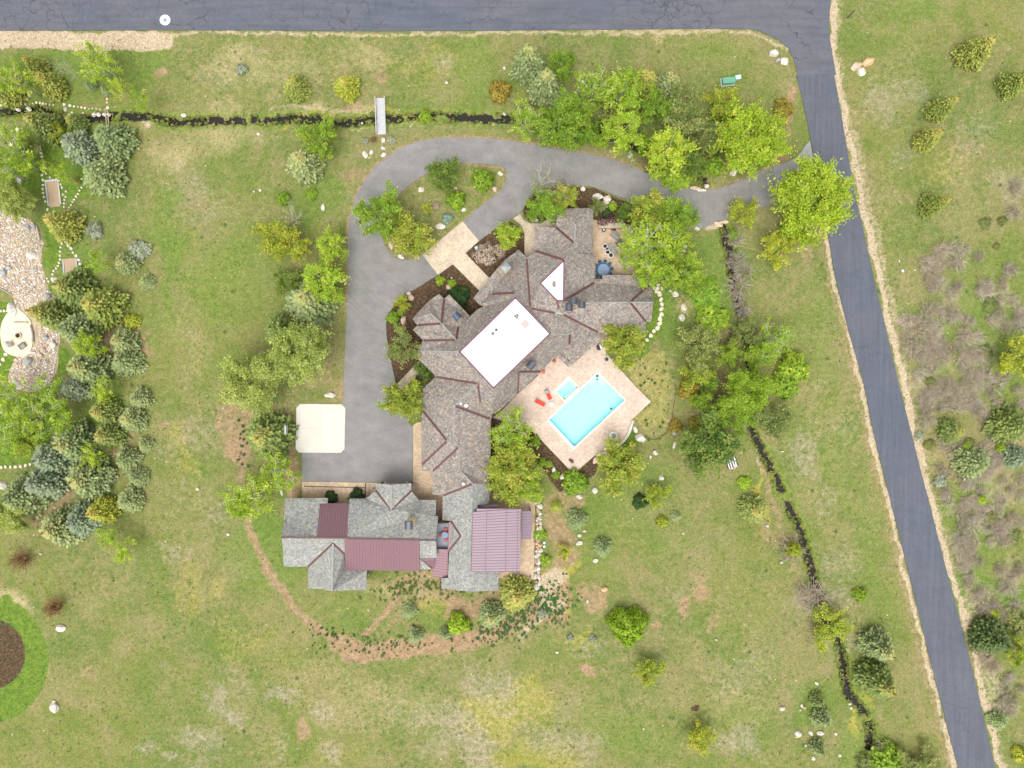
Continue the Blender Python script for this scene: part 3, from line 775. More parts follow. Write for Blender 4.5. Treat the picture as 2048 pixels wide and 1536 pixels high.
def ribbon(name, pts, wpx, z, mat, closed=False, wob=0.0):
    pts = smoothline(pts, 3)
    mb = MB(); vs = []
    for i, p in enumerate(pts):
        a = pts[max(0, i - 1)]; c = pts[min(len(pts) - 1, i + 1)]
        dx, dy = c[0] - a[0], c[1] - a[1]; l = math.hypot(dx, dy) or 1
        w = wpx * (1 + wob * (RND.random() - .5))
        for s in (-1, 1):
            q = P(p[0] - s * dy / l * w / 2, p[1] + s * dx / l * w / 2, 0); vs.append((q.x, q.y, z))
    fs = [(2 * i, 2 * i + 1, 2 * i + 3, 2 * i + 2) for i in range(len(pts) - 1)]
    mb.add(vs, fs)
    return mb.build(name, mat)
sw = MB()
for pts, w in STREAM:
    q = smoothline(pts, 3); vs = []
    for i, p in enumerate(q):
        a = q[max(0, i - 1)]; c = q[min(len(q) - 1, i + 1)]
        dx, dy = c[0] - a[0], c[1] - a[1]; l = math.hypot(dx, dy) or 1
        for s in (-1, 1):
            r = P(p[0] - s * dy / l * 14, p[1] + s * dx / l * 14); vs.append((r.x, r.y, -0.50))
    sw.add(vs, [(2 * i, 2 * i + 1, 2 * i + 3, 2 * i + 2) for i in range(len(q) - 1)])
tag(sw.build("stream_water", M['stream']), kind="structure")

# ================================================================ ROADS AND PAVING
def ground_slab(name, loops_px, z, mat, th=0.35):
    return slab(name, [[(P(x, y).x, P(x, y).y) for x, y in lp] for lp in loops_px], z, th, mat, kind="structure")
MAINR = [(-900,-50),(-900,64),(0,61),(512,60),(700,62),(962,61),(1200,59),(1424,57),(1499,58),(1520,62),(1536,70),(1558,80),(1576,95),(1586,115),(1593.5,140),(1596,150),(1672,150),(1666,115),(1660,80),(1658,50),(1661,0),(1661,-50),(1661,-400),(1560,-400),(1555,-50)]
ground_slab("road", [MAINR], 0.030, M['road'])
LANE = [(1592,150),(1603.5,192.5),(1613.5,237.5),(1623.5,287.5),(1629,330),(1644,410),(1656,471.5),(1671,554),(1697,660),(1728,768),(1746,860.5),(1776,980.5),(1819,1152),(1861,1322),(1916,1536),(1960,1720),(2040,1720),(1991,1536),(1936,1302),(1896,1152),(1848.5,968),(1797.5,768),(1748.5,559),(1721,434),(1708,384),(1686,250),(1668,150)]
ground_slab("side_road", [LANE], 0.034, M['lane'])
ground_slab("driveway", [smoothline(DRIVE_OUT, 2, True) if False else DRIVE_OUT, ISLAND], 0.026, M['drive'])
ground_slab("driveway_apron", [[(1547,336),(1570,326),(1591,316),(1603,303),(1611,290),(1620,282),(1629,330),(1638,378),(1610,384),(1580,396),(1556,404)]], 0.038, M['apron'])
ground_slab("entry_paving", [[(845,509.5),(885,476),(925.8,442.8),(957.8,482),(930.8,506.5),(990,568),(970,592),(905.8,528.5),(876,549.8)]], 0.040, M['paver'])
ground_slab("entry_path", [[(1026,437),(1040,428),(1047,440),(1060,447),(1082,447),(1098,438),(1114,424),(1130,440),(1130,470),(1075,510),(1049,530),(1049,465),(1042,450)]], 0.036, M['paver'])
ground_slab("service_path", [[(826,854),(846,830),(850,700),(836,722),(792,772),(797,782),(846,745),(850,850),(850,1000),(826,1000)]] if False else [[(826,852),(832,846),(860,840),(870,900),(880,940),(900,985),(900,1060),(820,1060),(820,990),(826,966)]], 0.040, M['paver2'])
ground_slab("side_path", [[(792,770),(838,722),(850,735),(802,782)]], 0.044, M['paver'])
ground_slab("garage_apron", [[(604,963.5),(825,966.5),(825,1020),(604,1020)]], 0.042, M['paver2'])
ground_slab("east_terrace", [[(960,985),(1020,985),(1070,1000),(1068,1159),(990,1156),(960,1156)]], 0.12, M['paver2'])
DECKP = [(985,835),(1000,825),(1035,788),(1075,752),(1095,700),(1180,660),(1205,655),(1215,668),(1212,690),(1211,705),(1232,730),(1266.5,768),(1301.5,803),(1265,838),(1264,850),(1257,868),(1248,880),(1236,893),(1222,901),(1209,904),(1190,910.5),(1146.5,947),(1065,862)]
ground_slab("pool_deck", [DECKP, POOL, SPA], 0.15, M['deck'])
ground_slab("north_patio", [[(1150,430),(1210,445),(1262,450),(1300,470),(1300,552),(1290,580),(1150,580)]], 0.10, M['paver2'])
# concrete court pad with clipped corners and a saw joint
o = ground_slab("concrete_pad", [[(601,807.5),(683,808.5),(690.8,816),(689,898),(681.5,905.5),(598,905),(591.5,897),(593,815.5)]], 0.08, M['pad'])
ground_slab("left_stone_patio", [smoothline([(28,614),(42,622),(60,640),(66,670),(62,700),(52,712),(28,712),(8,700),(1,670),(6,640)], 4, True)], 0.06, simple("sandstone_patio", (0.62, 0.52, 0.38), 0.9, var=0.3, scale=0.5))

# planters of dark trench grating let into the garage apron
tr = MB()
for a, b in (((608,972.5),(731,975.5)),((745,976),(752,976))):
    tr.beam(P(*a, 0.043), P(*b, 0.043), 0.16, 0.012)
for a, b in (((731,966),(730,1000)),((738.5,966),(738.5,994))):
    tr.beam(P(*a, 0.043), P(*b, 0.043), 0.20 if a[0] < 735 else 0.07, 0.014)
tag(tr.build("trench_drain", M['black']), "black slotted drain let into the buff paving north of the grey roofed guest wing", "drain")

# manhole: concrete collar and iron lid
mh = empty("manhole", P(330, 40, 0.03), 0, "round manhole cover in a white painted concrete ring in the top road", "manhole")
mb = MB(); mb.lathe((0, 0, 0), [(0.36, 0), (0.36, 0.012), (0.93, 0.012), (0.93, 0)], 32); mb.build("collar", M['white'], mh)
mb = MB(); mb.lathe((0, 0, 0), [(0.0, 0.016), (0.34, 0.016), (0.34, 0)], 28); mb.build("lid", M['lead'], mh)

# hose / edging round the yellow lawn
hp = smoothline([(1348,765),(1352,780),(1347,815),(1341,850),(1330,868),(1312,879),(1298,877),(1288,871)], 4)
mb = MB(); mb.tube([P(x, y, -0.03) for x, y in hp], [0.06] * len(hp), 6)
tag(mb.build("lawn_edging", M['hose']), "thin brown edging curving round the dry lawn beside the pool", "lawn edging")

# ---------------------------------------------------------------- POOL
def basin(name, label, px, deep, stepside):
    root = empty(name, P(sum(p[0] for p in px) / 4, sum(p[1] for p in px) / 4, 0), 0, label, "pool")
    c0 = root.location
    pts = [P(*p) - c0 for p in px]
    ins = lambda d: [p + (-p).normalized() * d for p in pts]
    mb = MB()
    vs = [(p.x, p.y, 0.149) for p in pts] + [(p.x, p.y, -deep) for p in pts]
    mb.add(vs, [(0, 1, 5, 4), (1, 2, 6, 5), (2, 3, 7, 6), (3, 0, 4, 7), (4, 5, 6, 7)])
    mb.build("basin", M['pool'], root)
    mb = MB()
    q = ins(0.02)
    vs = [(p.x, p.y, 0.10) for p in q] + [(p.x, p.y, -0.10) for p in q]
    mb.add(vs, [(0, 1, 5, 4), (1, 2, 6, 5), (2, 3, 7, 6), (3, 0, 4, 7)])
    mb.build("tile_band", M['tile'], root)
    mb = MB(); q = ins(0.03)
    mb.add([(p.x, p.y, -0.02) for p in q], [(0, 1, 2, 3)]); mb.build("water", M['poolwater'], root)
    mb = MB()
    n = 4
    for i in range(n):
        a, b = pts[i], pts[(i + 1) % n]
        d = (b - a).normalized(); o2 = Vector((d.y, -d.x, 0))
        if o2.dot((a + b) / 2) < 0: o2 = -o2
        a2 = a + o2 * 0.17 - d * 0.34 + Vector((0, 0, 0.151)); b2 = b + o2 * 0.17 + Vector((0, 0, 0.151))
        if (i % 2): a2 = a + o2 * 0.17 + Vector((0, 0, 0.151)); b2 = b + o2 * 0.17 + d * 0.0 + Vector((0, 0, 0.151))
        mb.beam(a2, b2, 0.33, 0.02)
    mb.build("coping", M['coping'], root)
    return root, pts
pr, pp = basin("swimming_pool", "large rectangular swimming pool with pale turquoise water", POOL, 1.5, 0)
st = MB()
a, b, d = pp[0], pp[1], pp[3]
u = (b - a).normalized(); w = (d - a).normalized()
for k, (wd, zz) in enumerate(((0.45, -0.30), (0.9, -0.6))):
    for ux, uw in ((u, w), (w, u)):
        st.beam(a + ux * 0.05 + uw * (wd / 2 + .02) + Vector((0, 0, -1.4 + k * .001)), a + ux * (2.3 - 0) + uw * (wd / 2 + .02) + Vector((0, 0, -1.4 + k * .001)), wd - k * .002, 1.4 + zz)
st.build("steps", M['poolstep'], pr)
lip = MB(); lip.beam(pp[2] + Vector((0, 0, 0.10)), pp[3] + Vector((0, 0, 0.10)), 0.30, 0.09); lip.build("cover_housing", M['white'], pr)
sr, sp = basin("spa_pool", "small rectangular spa pool beside the big pool and the red loungers", SPA, 1.0, 0)
bn = MB()
for i in range(4):
    a, b = sp[i], sp[(i + 1) % 4]
    c = (a * 0 + (a + b) / 2)
    inn = (-c).normalized()
    bn.beam(a + inn * 0.2 + (b - a).normalized() * .2 + Vector((0, 0, -0.95 + .002 * i)), b + inn * 0.2 - (b - a).normalized() * .2 + Vector((0, 0, -0.95 + .002 * i)), 0.38, 0.5)
bn.build("bench", M['poolstep'], sr)
lip = MB(); lip.beam(sp[0] + Vector((0, 0, 0.10)), sp[3] + Vector((0, 0, 0.10)), 0.26, 0.09); lip.build("cover_housing", M['white'], sr)

jt = MB()
for a, b in (((641,808.5),(640,905)),((592.5,856),(690,857))):
    jt.beam(P(*a, 0.081), P(*b, 0.081), .03, .004)
jt.build("saw_joints", simple("joint_line", (0.30, 0.27, 0.21), .9))["kind"] = "structure"
# ================================================================ HOUSES
def inset(poly, d):
    """poly list of (x,y) metres -> moved inwards by d (mitred)"""
    n = len(poly)
    area = sum(poly[i][0] * poly[(i + 1) % n][1] - poly[(i + 1) % n][0] * poly[i][1] for i in range(n))
    sg = 1 if area > 0 else -1
    out = []
    for i in range(n):
        a = Vector(poly[i - 1]); b = Vector(poly[i]); c = Vector(poly[(i + 1) % n])
        d1 = (b - a).normalized(); d2 = (c - b).normalized()
        n1 = Vector((-d1.y, d1.x)) * sg; n2 = Vector((-d2.y, d2.x)) * sg
        m = n1 + n2
        if m.length < 0.2: m = n1
        m.normalize()
        k = d / max(0.45, m.dot(n1))
        out.append((b.x + m.x * k, b.y + m.y * k))
    return out

def house_walls(root, name, ring_px, z_eave, d=0.7, zb=-0.1, mat=None, windows=True):
    ring = [(P(x, y, z_eave).x, P(x, y, z_eave).y) for x, y in ring_px]
    q = inset(ring, d)
    mb = MB(); n = len(q)
    vs = [(x, y, zb) for x, y in q] + [(x, y, z_eave - 0.12) for x, y in q]
    mb.add(vs, [(i, (i + 1) % n, (i + 1) % n + n, i + n) for i in range(n)])
    # stone plinth standing proud of the wall
    mb.build("wall", mat or M['stucco'], root)
    area = sum(q[i][0] * q[(i + 1) % n][1] - q[(i + 1) % n][0] * q[i][1] for i in range(n))
    sg = 1 if area > 0 else -1
    if not windows: return
    for i in range(n):
        a = Vector((*q[i], 0)); b = Vector((*q[(i + 1) % n], 0)); l = (b - a).length
        if l < 3.2: continue
        u = (b - a) / l; out = Vector((u.y, -u.x, 0)) * sg
        k = max(1, int(l / 4.2))
        for j in range(k):
            c = a + u * l * (j + 0.5) / k + Vector((0, 0, 1.75))
            rz = math.atan2(u.y, u.x)
            fm = MB()
            for dz, ww, hh in ((0.72, 1.7, 0.1), (-0.72, 1.7, 0.1)):
                fm.box(c + out * 0.04 + Vector((0, 0, dz)), (ww, 0.10, hh), rz)
            for dx in (-0.8, 0.0, 0.8):
                fm.box(c + out * 0.04 + u * dx, (0.09, 0.09, 1.34), rz)
            f = fm.build("window", M['timber'], root)
            pm = MB(); pm.box(c + out * 0.012, (1.56, 0.02, 1.36), rz)
            pm.build("pane", M['glass'], f)

def roof_mesh(root, name, V, faces, mat, th=0.22):
    """V: name -> (px,py,z); faces are lists of names"""
    keys = {}; pts = []
    mb = MB()
    def g(k):
        if k not in keys:
            keys[k] = len(pts); pts.append(P(*V[k]))
        return keys[k]
    fs = []
    for f in faces:
        ids = [g(k) for k in f]
        loop = [Vector((pts[i].x, pts[i].y, 0)) for i in ids]
        for t in tessellate_polygon([loop]):
            a, b, c = [loop[i] for i in t]
            t = list(t)
            if (b - a).cross(c - a).z < 0: t.reverse()
            if abs((b - a).cross(c - a).z) < 1e-5: continue
            fs.append(tuple(ids[i] for i in t))
    mb.add(pts, fs)
    o = mb.build(name, mat, root)
    md = o.modifiers.new("thick", 'SOLIDIFY'); md.thickness = th; md.offset = -1
    md.use_even_offset = False
    return o

def strips(root, name, segs, mat, w=0.26, h=0.05, lift=0.035, sub=False):
    """flashing or ridge strips: each run its own part"""
    for a, b in segs:
        mb = MB()
        pa, pb = P(*a), P(*b)
        mb.beam(pa, pb, w, h, lift=lift)
        mb.build(name, mat, root)

EV = 3.5
V = dict(
 # main block top and west wing
 T1=(919.5,703.5,8.0), T2=(1031,595.5,8.0), T3=(1100,667.5,8.0), T4=(987,776,8.0),
 W1=(824.6,639.1,EV), W2=(836.9,623.5,EV), W3=(859.8,600,EV), W4=(878.4,587.8,EV), W5=(888.1,597.6,EV), W6=(898.4,588.8,EV), W7=(939.9,632.3,EV), W8=(938.9,641,EV), W9=(934,638.1,EV+.1), W10=(916.4,654.2,4.3),
 r1=(860,626.4,5.6), V1=(883.2,647,6.0), N1=(835.4,650.3,EV), W11=(825.6,659.6,EV), W12=(846.1,680.9,EV), V2=(912.6,680,6.2),
 L1=(833.8,702,EV), L2=(839.5,721,EV), L3=(867.9,748.4,EV), L4=(871.3,753.7,EV),
 E0=(934,638,4.2), E00=(945.3,627.4,4.2), E01=(954.5,619,4.2), E1=(967.2,612.7,4.2), E1b=(964.4,606.7,4.2), E2=(984,588.5,4.2), E3=(1013,547,4.2), W14=(1037.9,499.3,4.0), W15=(1053.6,516,4.2),
 v3=(1029.8,585.7,7.6), v4=(1060.6,616.5,7.2),
 # north pieces
 W16=(1070.2,501.8,3.9), A=(1128.2,520.3,7.4), B=(1080.8,566.8,7.4), C=(1113.6,600.9,7.4), D=(1126.7,602,7.4), j1=(1118.5,623,6.9), j0=(1111,626.4,6.9), j2=(1125.9,628.6,6.8),
 n1=(1070,454.2,EV), n2=(1112,454.7,EV), n3=(1148.6,486.4,6.1), n4=(1114,427.3,EV), n5=(1130,418,EV), n6=(1151,416,EV), n7=(1178.4,416,EV), n8=(1186.7,420.5,EV), n9=(1185.8,508.4,EV), n10=(1150.6,506.3,6.0), n11=(1151,446.9,5.8),
 e1=(1191.6,509.2,EV+.25), e2=(1189.8,565,EV+.25), e3=(1146,586,5.8),
 k1=(1190.4,558,EV), k2=(1204.5,558.3,EV), k3=(1205,549.8,EV-.05), k4=(1292.9,551,EV), k5=(1293.3,573.9,EV), k6=(1260.6,604.7,6.6), k7=(1305.5,574.9,EV), k7b=(1306.7,589,4.4), k8=(1306.9,605,6.4), k8b=(1304.5,625,4.5), k9=(1302.6,643.8,EV), k10=(1291.9,643.8,EV), k11=(1290.4,666.2,EV), k12=(1210.8,665.3,EV), k13=(1198,665.5,EV), ka=(1128,604,7.0),
 s1=(1203.5,674,EV), s2=(1192.8,686.6,EV-.2), s3=(1138.6,735.5,EV-.6), s4=(1113.7,713,EV-.6), s5=(1138.6,688.2,EV+.2), s6=(1139.8,669,5.9),
 x1=(1099.1,724.9,EV), x2=(1082.5,743,EV), x3=(1037.5,743.5,5.6), x4=(1034.8,787.4,EV), x5=(999.6,820.4,EV), x5b=(984.2,829,EV), x6=(961.2,805.6,4.6),
 z1=(956,767,6.6),
 # long south wing, brown part
 q1=(845.6,776.6,EV), q2=(845.4,821,EV), q3=(909.5,812,6.3), q4=(894.5,882,5.9), q5=(907,881,6.3), q6=(871.8,881,5.0), q7=(843.3,838,EV), q8=(843,925,EV), q9=(843.2,930,EV), q10=(843.2,941.6,EV), q11=(865.4,942.6,EV), q12=(918,894,5.95), q13=(918.5,940,5.95), q14=(864.8,988.6,EV), q15=(885.6,991,EV), q16=(945.5,967.5,5.7),
 p1=(982,838.5,EV), p2=(981.2,925,EV), p3=(979.3,968,EV),
)
main = empty("main_house", P(1020, 690, 0), 0, "sprawling brown shingled house with two white flat roofs beside the pool", "house")
MO = main.location.copy()
def reroot(o_from):  # children were built in world space: keep them where they are
    for ch in o_from.children:
        ch.matrix_parent_inverse = o_from.matrix_basis.inverted() if False else ch.matrix_parent_inverse
main.location = (0, 0, 0)
faces_brown = [
 ['W1','r1','W2'], ['W2','r1','W3'], ['W1','N1','V1','r1'], ['W3','r1','V1','W5','W4'],
 ['W5','V1','V2','W10','W9','W8','W7','W6'], ['N1','W11','W12','V2','V1'],
 ['W12','L1','T1','V2'], ['V2','T1','T2','v3','E2','E1b','E1','E01','E00','E0','W10'],
 ['E2','v3','E3'], ['v3','T2','E3'], ['E3','T2','W14'], ['W14','T2','W15'], ['T2','v4','W15'],
 ['W15','v4','B','W16'], ['W16','B','A'], ['v4','C','B'], ['v4','j0','j1','C'],
 ['n1','W16','A','n3','n2'], ['n2','n3','n11','n4'], ['n4','n11','n5'], ['n5','n11','n6'], ['n6','n11','n7'], ['n7','n11','n9','n8'], ['n11','n3','n10','n9'],
 ['A','D','e3','e2','e1','n10','n3'],
 ['D','ka','k6','k5','k4','k3','k2','k1','e2','e3'], ['C','j1','ka','D'], ['j1','j2','ka'],
 ['ka','j2','k13','k12','k11','k10','k6'], ['k6','k10','k9','k8b','k8'], ['k6','k8','k7b','k7','k5'],
 ['T2','T3','s6','k13','j2','j1','j0','v4'], ['s6','s2','s1','k13'], ['s6','s5','s4','s3','s2'],
 ['T3','T4','x3','x2','x1','s4','s5','s6'], ['x3','x4','x2'], ['T4','x5b','x5','x4','x3'],
 ['T1','L1','L2','L3','L4','z1','T4'], ['T4','z1','x6','x5b'],
 ['L4','q1','q2','q4','q5','q3','z1'], ['z1','q3','p1','x5b','x6'],
 ['q2','q7','q6','q4'], ['q7','q8','q6'], ['q8','q9','q4','q6'], ['q4','q9','q10','q11','q12','q5'],
 ['q11','q14','q15','q16','q13','q12'], ['q3','q5','q12','q13','q16','p3','p2','p1'],
]
roof_mesh(main, "shingle_roof", V, faces_brown, M['shingle_brown'])
# lower roof strip over the entrance
VE = dict(a=(946.3,597,EV-.4), b=(960.5,610.6,EV-.4), b2=(967,612,EV-.35), c=(991,594,EV+.35), d=(1022,552,EV+.35), e=(1037.4,499.9,EV+.1), f=(1010,519.5,EV), g=(987.9,545.2,EV-.3), h=(979,555,EV-.4), i=(973.2,563.8,EV-.4), j=(976,568.4,EV-.4), k=(1003,572,EV+.3), l=(957.6,582.3,EV-.4))
roof_mesh(main, "porch_roof", VE, [['a','b','b2','c','k','j','l'], ['j','k','d','e','f','g','h','i']], M['shingle_brown'], 0.15)
# white membrane roofs, each with a plum coloured drip edge
def flat_roof(root, pts, z):
    q = [P(x, y, z) for x, y in pts]
    slab("membrane_roof", [[(p.x, p.y) for p in q]], z + 0.02, 0.05, M['membrane'], root)
    mb = MB()
    for i in range(len(q)):
        a, b = q[i], q[(i + 1) % len(q)]
        mb.beam(a + Vector((0, 0, .0)), b, 0.28, 0.09)
    mb.build("drip_edge", M['edge'], root)
flat_roof(main, [(919.5,703.5),(1031,595.5),(1100,667.5),(987,776)], 8.03)
flat_roof(main, [(1128.2,520.3),(1080.8,566.8),(1113.6,600.9),(1126.7,602)], 7.43)
def vs_(*names): return [V[n] for n in names]
def lerp3(a, b, t): return tuple(a[i] + (b[i] - a[i]) * t for i in range(3))
val = [('N1','V1'),('W5','V1'),('W12','V2'),('W10','V2'),('E2','v3'),('W15','v4'),('W16','A'),('n2','n3'),('D','e2'),('k5','k6'),('k10','k6'),('j2','k13'),('j0','v4'),('C','j1'),
       ('s6','s5'),('x3','x2'),('x3','x4'),('L4','z1'),('z1','x6'),('q2','q4'),('q9','q4'),('q11','q12'),('q3','p1'),('q15','q16')]
strips(main, "valley_flashing", [(lerp3(V[a], V[b], .02), lerp3(V[a], V[b], .97)) for a, b in val], M['flash'], 0.38, 0.05, 0.05)
rid = [('n3','n11'),('ka','k6'),('k6','k8'),('q3','q5'),('q12','q13'),('q13','q16'),('T1','L1'),('T3','s6'),('V1','V2'),('r1','V1'),('z1','q3'),('q5','q12')]
strips(main, "ridge_cap", [(lerp3(V[a], V[b], .02), lerp3(V[a], V[b], .96)) for a, b in rid], M['ridge'], 0.20, 0.035, 0.02)
# metal cricket cap where three roofs meet
mb = MB(); mb.add([P(1110.5,626.6,6.97), P(1126,629.3,6.95), P(1119,616.4,7.10), P(1118.7,623.6,7.38)], [(0,1,3),(1,2,3),(2,0,3)]); mb.build("cricket_cap", M['zinc'], main)

# grey continuation with the lilac standing seam roof
G = dict(a=V['q15'][:2]+(EV,), b=(945.5,967.5,5.7), c=(979.3,968,EV), d=(978.3,1008.5,EV), d2=(954.5,1010,5.6), e=(945,1020,6.3), f=(938.8,1183.2,6.3), g=(996.4,1180.5,EV), g2=(997,1144,EV), h=(882.6,1177,EV), i=(883.2,1156,EV), i2=(896,1156,4.2),
         j=(898,1102,4.3), k=(921.3,1072,5.5), l=(902.2,1042,4.5), m=(884.2,1040.5,EV), n=(918,1181.0,4.9), o=(967,1182.4,4.9))
roof_mesh(main, "grey_shingle_roof", G, [['a','m','l','k','e','b'], ['k','j','i2','i','h','n','f','e'], ['b','e','d2','d','c'], ['e','f','o','g','g2','d2'], ['l','j','k']], M['shingle_grey'])
strips(main, "valley_flashing", [(G['l'], G['k']), (G['k'], G['j'])], M['flash'], 0.34, 0.05, 0.05)
def seam_roof(root, name, corners, ribs, rib_dir, mat, ribmat, cross=(), th=0.12):
    """corners: 4 (px,py,z) a,b,c,d; ribs run a->b direction, spaced along a->d"""
    q = [P(*c) for c in corners]
    mb = MB()
    dn = Vector((0, 0, -th))
    mb.add(q + [p + dn for p in q], [(0,1,2,3),(7,6,5,4),(0,4,5,1),(1,5,6,2),(2,6,7,3),(3,7,4,0)])
    rb = mb
    for i in range(ribs + 1):
        t = i / ribs
        a = q[0].lerp(q[3], t); b = q[1].lerp(q[2], t)
        rb.beam(a, b, 0.055, 0.05, 1, lift=0.001)
    for t in cross:
        rb.beam(q[0].lerp(q[1], t), q[3].lerp(q[2], t), 0.07, 0.07, 1, lift=0.001)
    o = mb.build(name, [mat, ribmat], root)
    bm = bmesh.new(); bm.from_mesh(o.data); bmesh.ops.recalc_face_normals(bm, faces=bm.faces); bm.to_mesh(o.data); bm.free()
    return o
seam_roof(main, "standing_seam_roof", [(945.5,1024,6.75),(1041.5,1018,5.0),(1039.6,1143,5.0),(942.5,1143.8,6.75)], 22, 0, M['lilac'], M['plum_rib'], cross=(0.0, .29,.70,.94))
seam_roof(main, "standing_seam_roof", [(953.5,1017.5,6.5),(1042,1017.5,5.0),(1042,1024.5,4.98),(953.5,1024.5,6.48)], 1, 0, M['lilac'], M['plum_rib'])
seam_roof(main, "porch_canopy", [(955,1010,4.4),(997,1009,4.2),(997,1013.5,4.2),(955.5,1017,4.4)], 1, 0, M['lilac_d'], M['plum_rib'])
seam_roof(main, "porch_canopy", [(1043,1022.4,3.2),(1062.6,1022.2,2.9),(1062.4,1077,2.9),(1042.2,1077,3.2)], 10, 0, M['lilac_d'], M['plum_rib'])
house_walls(main, "wall", [V[k][:2] for k in ('W1','W2','W3','W4','W5','W6','W7','E01','E1','E2','E3','W14','W15','W16','n1','n2','n4','n6','n8','n9','e1','e2','k2','k3','k4','k5','k7','k9','k10','k11','k13','s1','s3','s4','x2','x4','x5b','p1','p2','p3')] + [(978.3,1008),(997,1144),(996.4,1180),(882.6,1177),(883.5,1157),(896.5,1155),(898.5,1102),(902,1043),(884.3,1041)] + [V[k][:2] for k in ('q15','q14','q11','q10','q2','q1','L4','L3','L1','W12','W11','N1')], EV, 0.75)
# posts under the lilac canopy roofs
for x, y in ((1038,1022),(1037,1080),(1036,1139),(1061,1024),(1061,1075)):
    mb = MB(); p = P(x, y, 3.0); mb.box((p.x, p.y, 1.5 if x > 1050 else 2.4), (0.2, 0.2, 2.7 if x > 1050 else 4.7)); mb.build("post", M['timber'], main)

def chimney(root, name, px, py, zb, zt, w, d, rz, bodymat, capmat, style):
    p = P(px, py, zt)
    o = MB(); o.box((p.x, p.y, (zb + zt) / 2), (w, d, zt - zb), rz)
    o.box((p.x, p.y, zt - 0.12), (w + .1, d + .1, 0.14), rz)
    c = o.build(name, bodymat, root)
    k = MB()
    if style == 'barrel':       # curved metal cowl on legs
        n = 8
        vs = []
        for i in range(n + 1):
            a = math.pi * i / n
            for s in (-1, 1):
                lx = -math.cos(a) * (w / 2 + .08); ly = s * (d / 2 + .08); z = zt + 0.12 + math.sin(a) * 0.32
                vs.append((p.x + lx * math.cos(rz) - ly * math.sin(rz), p.y + lx * math.sin(rz) + ly * math.cos(rz), z))
        k.add(vs, [(2*i, 2*i+1, 2*i+3, 2*i+2) for i in range(n)] + [tuple(range(0, 2*n+2, 2)), tuple(range(2*n+1, 0, -2))])
        k.box((p.x, p.y, zt + 0.05), (w + .24, d + .24, 0.10), rz)
    else:
        k.add([(p.x + (a * w * math.cos(rz) - b * d * math.sin(rz)) * .56, p.y + (a * w * math.sin(rz) + b * d * math.cos(rz)) * .56, zt + .03) for a, b in ((-1,-1),(1,-1),(1,1),(-1,1))] + [(p.x, p.y, zt + .35)], [(0,1,4),(1,2,4),(2,3,4),(3,0,4),(3,2,1,0)])
        k.box((p.x + .0, p.y, zt + .40), (.35, .14, .18), R(50))
    k.build("chimney_cap", capmat, c)
    return c
chimney(main, "chimney", 1147.5, 601.8, 5.2, 8.6, 0.95, 0.95, 0, M['stone_cream'], M['cap'], 'barrel')
chimney(main, "chimney", 1138.2, 615.5, 5.6, 8.4, 0.95, 0.95, 0, M['stone_cream'], M['cap'], 'barrel')
chimney(main, "chimney", 1163.9, 609.6, 5.6, 8.6, 0.95, 0.95, 0, M['stone_cream'], M['cap'], 'barrel')
chimney(main, "chimney", 1062.0, 730.5, 4.0, 7.6, 1.05, 1.2, R(-42), M['stone_cream'], M['cap'], 'barrel')
chimney(main, "chimney", 914.3, 632.8, 3.8, 6.8, 1.0, 1.0, R(42), M['stone_cream'], M['capblue'], 'barrel')
chimney(main, "chimney", 1012.3, 534.0, 3.2, 6.6, 1.15, 1.15, R(45), M['stone_cream'], M['lead'], 'pyramid')
# roof equipment
fan = MB(); p = P(1033, 633, 8.1)
fan.lathe((p.x, p.y, 8.05), [(0, 0), (0.42, 0), (0.42, 0.30), (0.36, 0.36), (0, 0.36)], 20); fo = fan.build("roof_fan", M['zinc'], main)
fb = MB()
for k in range(3):
    a = k * 2.094 + .4; fb.add([(p.x, p.y, 8.43)] + [(p.x + math.cos(a + t) * .36, p.y + math.sin(a + t) * .36, 8.43) for t in (0, .3, .6, .9)], [(0,1,2),(0,2,3),(0,3,4)])
fb.build("fan_blades", M['black'], fo)
for x, y in ((985.3,667.5),(992.6,660.2)):
    v = MB(); p = P(x, y, 8.3); v.lathe((p.x, p.y, 8.05), [(0, 0), (0.2, 0), (0.2, .3), (0.24, .3), (0.24, .42), (0, .45)], 14); v.build("vent_pipe", M['cap'], main)
for x, y in ((1067.3,640.3),(969,746.8),(988,759)):
    v = MB(); p = P(x, y, 8.2); v.lathe((p.x, p.y, 8.05), [(0, 0), (0.07, 0), (0.07, .2), (0, .2)], 8); v.build("vent_pipe", M['cap'], main)
hb = MB(); p = P(1050.3, 648.3, 8.2); hb.box((p.x, p.y, 8.12), (1.15, 1.15, 0.16), R(43)); hb.build("roof_hatch", simple("pink_hatch", (0.60, 0.33, 0.30), .7, var=.04), main)
v = MB()
for x, y, r_ in ((1108.6,565,.24),(1107,568.5,.24),(1109,571.2,.26)):
    p = P(x, y, 7.9); v.lathe((p.x, p.y, 7.44), [(0, 0), (r_, 0), (r_, .45), (r_ * .6, .55), (0, .55)], 12)
v.build("exhaust_vents", simple("rust_grey", (0.22, 0.17, 0.17), .6), main)
v = MB(); v.beam(P(1113,559,7.46), P(1115.5,552.5,7.46), 0.1, 0.1); v.build("exhaust_pipe", M['timber'], main)
for x, y, z, r_ in ((921.5,807,5.9,.26),(932.6,811,5.6,.33),(926.6,967.5,6.0,.26)):
    v = MB(); p = P(x, y, z); v.lathe((p.x, p.y, z - .25), [(0, 0), (r_, 0), (r_, .3), (r_ * .7, .5), (0, .52)], 12); v.build("roof_vent", M['white'], main)
# stone piers below the south eave
for (x, y) in ((1084,744),(1106,722)):
    pass

